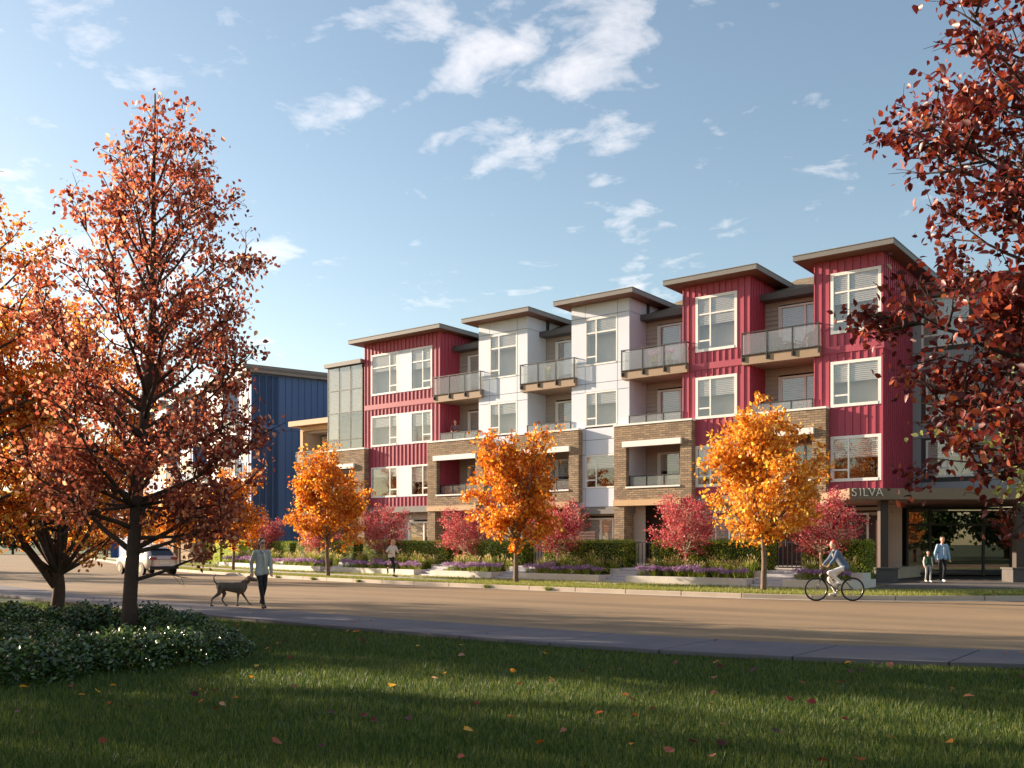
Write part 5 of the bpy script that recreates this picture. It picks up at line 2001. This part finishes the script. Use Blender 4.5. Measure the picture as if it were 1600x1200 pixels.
person((cu_, cv_, -.01), (-CA, -SA), 'red haired cyclist in denim jacket and white trousers riding along the kerb',
       pose(pelvis=(0, -.29, .985), chest=(0, -.11, 1.27), neck=(0, -.03, 1.455), head=(0, .02, 1.58), shR=(.16, -.04, 1.39), shL=(-.16, -.04, 1.39),
            elR=(.23, .07, 1.17), wrR=(.26, .20, 1.035), elL=(-.23, .07, 1.17), wrL=(-.26, .20, 1.035),
            hipR=(.085, -.26, .93), hipL=(-.085, -.26, .93), knR=(.10, .10, .62), anR=(.11, -.09, .235), knL=(-.10, .17, .80), anL=(-.11, -.13, .555), toeR=(0, 1, -.1), toeL=(0, 1, -.25), curl=.9),
       dict(hair='hair_red', hair_style='long', top='denim_blue', collar='cloth_white', legs='cloth_white', shoes='shoe_white', hem=-.05), 1.0)

# ------------------------------------------------------------------ parked hatchback
mat('car_paint', srgb(206, 192, 182), 0.28, 0.02, 2, metallic=0.35, coat=0.6)
mat('car_glass', srgb(40, 44, 52), 0.05, 0.02, 2, spec=0.9)
mat('car_trim', srgb(32, 30, 30), 0.6, 0.05, 4)
mat('lamp_red', srgb(150, 24, 24), 0.2, 0.03, 4)
mat('lamp_clear', srgb(220, 220, 220), 0.1, 0.03, 4)
mat('plate', srgb(226, 222, 214), 0.5, 0.03, 4)
car = empty('hatchback_car', (-46.7, 28.5, -.01), math.atan2(.99, .13), 'pale silver hatchback parked facing up the road', 'car')
ST = [(-2.10, .70, .42, .80, .82, .60), (-2.06, .80, .34, .86, .90, .66), (-1.95, .86, .27, .93, 1.02, .66), (-1.75, .885, .25, .96, 1.22, .63), (-1.45, .895, .25, .97, 1.42, .61), (-1.0, .90, .24, .96, 1.50, .62),
      (-.3, .90, .24, .95, 1.53, .63), (.25, .90, .24, .94, 1.49, .62), (.70, .90, .24, .94, 1.33, .63), (1.15, .89, .24, .95, 1.05, .68), (1.35, .885, .25, .93, .97, .72), (1.8, .86, .26, .84, .88, .68), (2.10, .78, .30, .72, .76, .58), (2.2, .66, .38, .62, .66, .5)]
V_, F_ = [], []
for (s_, w, zb, zbelt, zr_, wr_) in ST:
    half = [(w * .86, zb), (w * .985, zb + .10), (w, (zb + zbelt) * .5), (w * .985, zbelt - .08), (w * .955, zbelt), (wr_ + (w * .955 - wr_) * .12, zr_ - (zr_ - zbelt) * .10), (wr_ * .86, zr_), (wr_ * .4, zr_ + .012)]
    ring = [(y, s_, z) for y, z in half] + [(-y, s_, z) for y, z in reversed(half)]
    V_.append(ring)
n = len(V_[0])
vv = [p for r_ in V_ for p in r_]
for k in range(len(ST) - 1):
    for j in range(n):
        a, b = k * n + j, k * n + (j + 1) % n
        F_.append((a, b, b + n, a + n))
F_.append(tuple(range(n)))
F_.append(tuple(reversed(range((len(ST) - 1) * n, len(ST) * n))))
cb = MB()
cb.v, cb.f = vv, F_
body = cb.build('body', 'car_paint', car, smooth=True)
sb = body.modifiers.new('sub', 'SUBSURF')
sb.levels = sb.render_levels = 2
def ring_pt(k, f, s_=1):
    """point on the car's side between belt (f=0) and roof edge (f=1) at station k"""
    w, zb, zbelt, zr_, wr_ = ST[k][1:]
    a, b = Vector((w * .955, ST[k][0], zbelt)), Vector((wr_ + (w * .955 - wr_) * .12, ST[k][0], zr_ - (zr_ - zbelt) * .10))
    p = a.lerp(b, f)
    p.x = (p.x + .004) * s_
    return p
for s_ in (-1, 1):
    for ks in ((4, 5, 6), (6, 7, 8)):
        q = MB()
        for ka, kb in zip(ks[:-1], ks[1:]):
            fa = fb = .90
            A, B = ring_pt(ka, .08, s_), ring_pt(kb, .08, s_)
            C_, D_ = ring_pt(kb, fb, s_), ring_pt(ka, fa, s_)
            if ka == ks[0]:
                A, D_ = A.lerp(B, .12), D_.lerp(C_, .12)
            if kb == ks[-1]:
                B, C_ = B.lerp(A, .08), C_.lerp(D_, .08)
            q.quad(A, B, C_, D_)
        q.build('side_window', 'car_glass', car)
    q = MB().box(s_ * .90 - .01, s_ * .90 + .10 * s_, .62, .78, .93, 1.06)
    q.build('mirror', 'car_paint', car, bevel=.03)
q = MB()
q.quad((-.58, -1.985, 1.03), (.58, -1.985, 1.03), (.52, -1.60, 1.375), (-.52, -1.60, 1.375))
q.build('rear_window', 'car_glass', car)
q = MB()
q.quad((.64, 1.20, 1.06), (-.64, 1.20, 1.06), (-.54, .50, 1.435), (.54, .50, 1.435))
q.build('windscreen', 'car_glass', car)
bar('spoiler', -.56, .56, -1.72, -1.45, 1.43, 1.465, 'car_paint', car)
for s_ in (-1, 1):
    q = MB().box(s_ * .56 - .18, s_ * .56 + .18, -2.10, -1.96, .80, .93)
    q.build('tail_light', 'lamp_red', car, bevel=.02)
    q = MB().box(s_ * .58 - .14, s_ * .58 + .14, 2.02, 2.16, .60, .70)
    q.build('headlight', 'lamp_clear', car, bevel=.02)
    bar('door_handle', s_ * .90 - .012, s_ * .90 + .012, -.35, -.17, .84, .87, 'car_trim', car)
bar('bumper', -.78, .78, -2.13, -1.98, .30, .46, 'car_trim', car)
bar('number_plate', -.26, .26, -2.13, -2.105, .58, .70, 'plate', car)
for s_ in (-1, 1):
    for y in (-1.30, 1.32):
        q = MB()
        q.tube([(s_ * .80 - .10, y, .32), (s_ * .80 - .085, y, .32), (s_ * .80 + .085, y, .32), (s_ * .80 + .10, y, .32)], [.27, .32, .32, .27], 24)
        w = q.build('wheel', 'tyre', car, smooth=False)
        q = MB()
        q.tube([(s_ * .895, y, .32), (s_ * .915, y, .32)], [.21, .19], 20)
        q.build('rim', 'steel', w)
        q = MB()
        q.tube([(s_ * .86, y, .33), (s_ * .902, y, .33)], .375, 24)
        q.build('arch', 'car_trim', car)

# ------------------------------------------------------------------ things on the balconies
def deck_chair(loc, rz, label):
    o = empty('garden_chair', loc, rz, label, 'chair', 'slatted garden chairs on the balcony')
    for k in range(5):
        x = -.26 + .13 * k
        q = MB()
        q.quad((x - .055, -.18, .30), (x + .055, -.18, .30), (x + .055, -.52, 1.02 - abs(x) * .3), (x - .055, -.52, 1.02 - abs(x) * .3))
        q.quad((x - .055, -.205, .29), (x - .055, -.545, 1.01 - abs(x) * .3), (x + .055, -.545, 1.01 - abs(x) * .3), (x + .055, -.205, .29))
        q.build('back_slat', 'fascia_dark', o)
        bar('seat_slat', x - .055, x + .055, -.2, .32, .32, .345, 'fascia_dark', o)
    for s_ in (-1, 1):
        bar('armrest', s_ * .36 - .06, s_ * .36 + .06, -.35, .32, .52, .545, 'fascia_dark', o)
        bar('leg', s_ * .33 - .03, s_ * .33 + .03, .24, .30, 0, .52, 'fascia_dark', o)
        bar('leg', s_ * .33 - .03, s_ * .33 + .03, -.34, -.28, 0, .52, 'fascia_dark', o)
    return o


deck_chair((-17.3, 42.1, 10.24), R(-160), 'grey slatted garden chair behind the glass, left on the upper red balcony')
deck_chair((-15.9, 42.1, 10.24), R(165), 'grey slatted garden chair behind the glass, right on the upper red balcony')
tb = empty('side_table', (-16.6, 42.0, 10.24), 0, 'small low table between the garden chairs', 'table')
q = MB().prism([(.25 * math.cos(i * math.pi / 8), .25 * math.sin(i * math.pi / 8)) for i in range(16)], .42, .45)
q.build('table_top', 'fascia_dark', tb)
for a in (0.3, 2.4, 4.5):
    q = MB().tube([(.18 * math.cos(a), .18 * math.sin(a), 0), (.1 * math.cos(a), .1 * math.sin(a), .42)], .015, 6)
    q.build('leg', 'fascia_dark', tb)
for k, (u, v, z, lb, fl) in enumerate(((-23.4, 41.75, 10.24, 'potted lavender behind the glass of the upper balcony beside the red block', True), (-22.6, 41.85, 10.24, 'second potted lavender on the upper balcony beside the red block', True),
                                      (-29.9, 41.8, 10.24, 'leafy pot plant on the upper balcony between the white blocks', False), (-35.6, 41.8, 7.02, 'leafy pot plant beside the man on the balcony', False), (-49.9, 42.5, 6.7, 'leafy pot plant on the tan framed corner balcony', False))):
    o = empty('potted_plant', (u, v, z), k, lb, 'plant', 'pot plants on the balconies')
    q = MB().tube([(0, 0, 0), (0, 0, .36)], [.15, .21], 14)
    q.build('pot', 'base_stone', o)
    ra, rb_ = (flowers[0] if fl else reeds[1])
    a = link('foliage', ra, None, o, loc=(0, 0, .34))
    b = link('blossom' if fl else 'plumes', rb_, None, o, loc=(0, 0, .34))
    for q in (a, b):
        q.scale = (1.1, 1.1, 1.5) if fl else (.8, .8, .8)
lamp = empty('floor_lamp', (-22.2, 42.2, 3.88), 0, 'thin pale floor lamp on the brick framed balcony', 'lamp')
MB().tube([(0, 0, .02), (0, 0, 1.75)], .018, 8).build('pole', 'white_trim', lamp)
MB().tube([(0, 0, 0), (0, 0, .03)], .15, 16).build('base', 'white_trim', lamp)
MB().tube([(0, 0, 1.70), (0, 0, 1.92)], [.14, .09], 16).build('lamp_shade', 'white_trim', lamp)
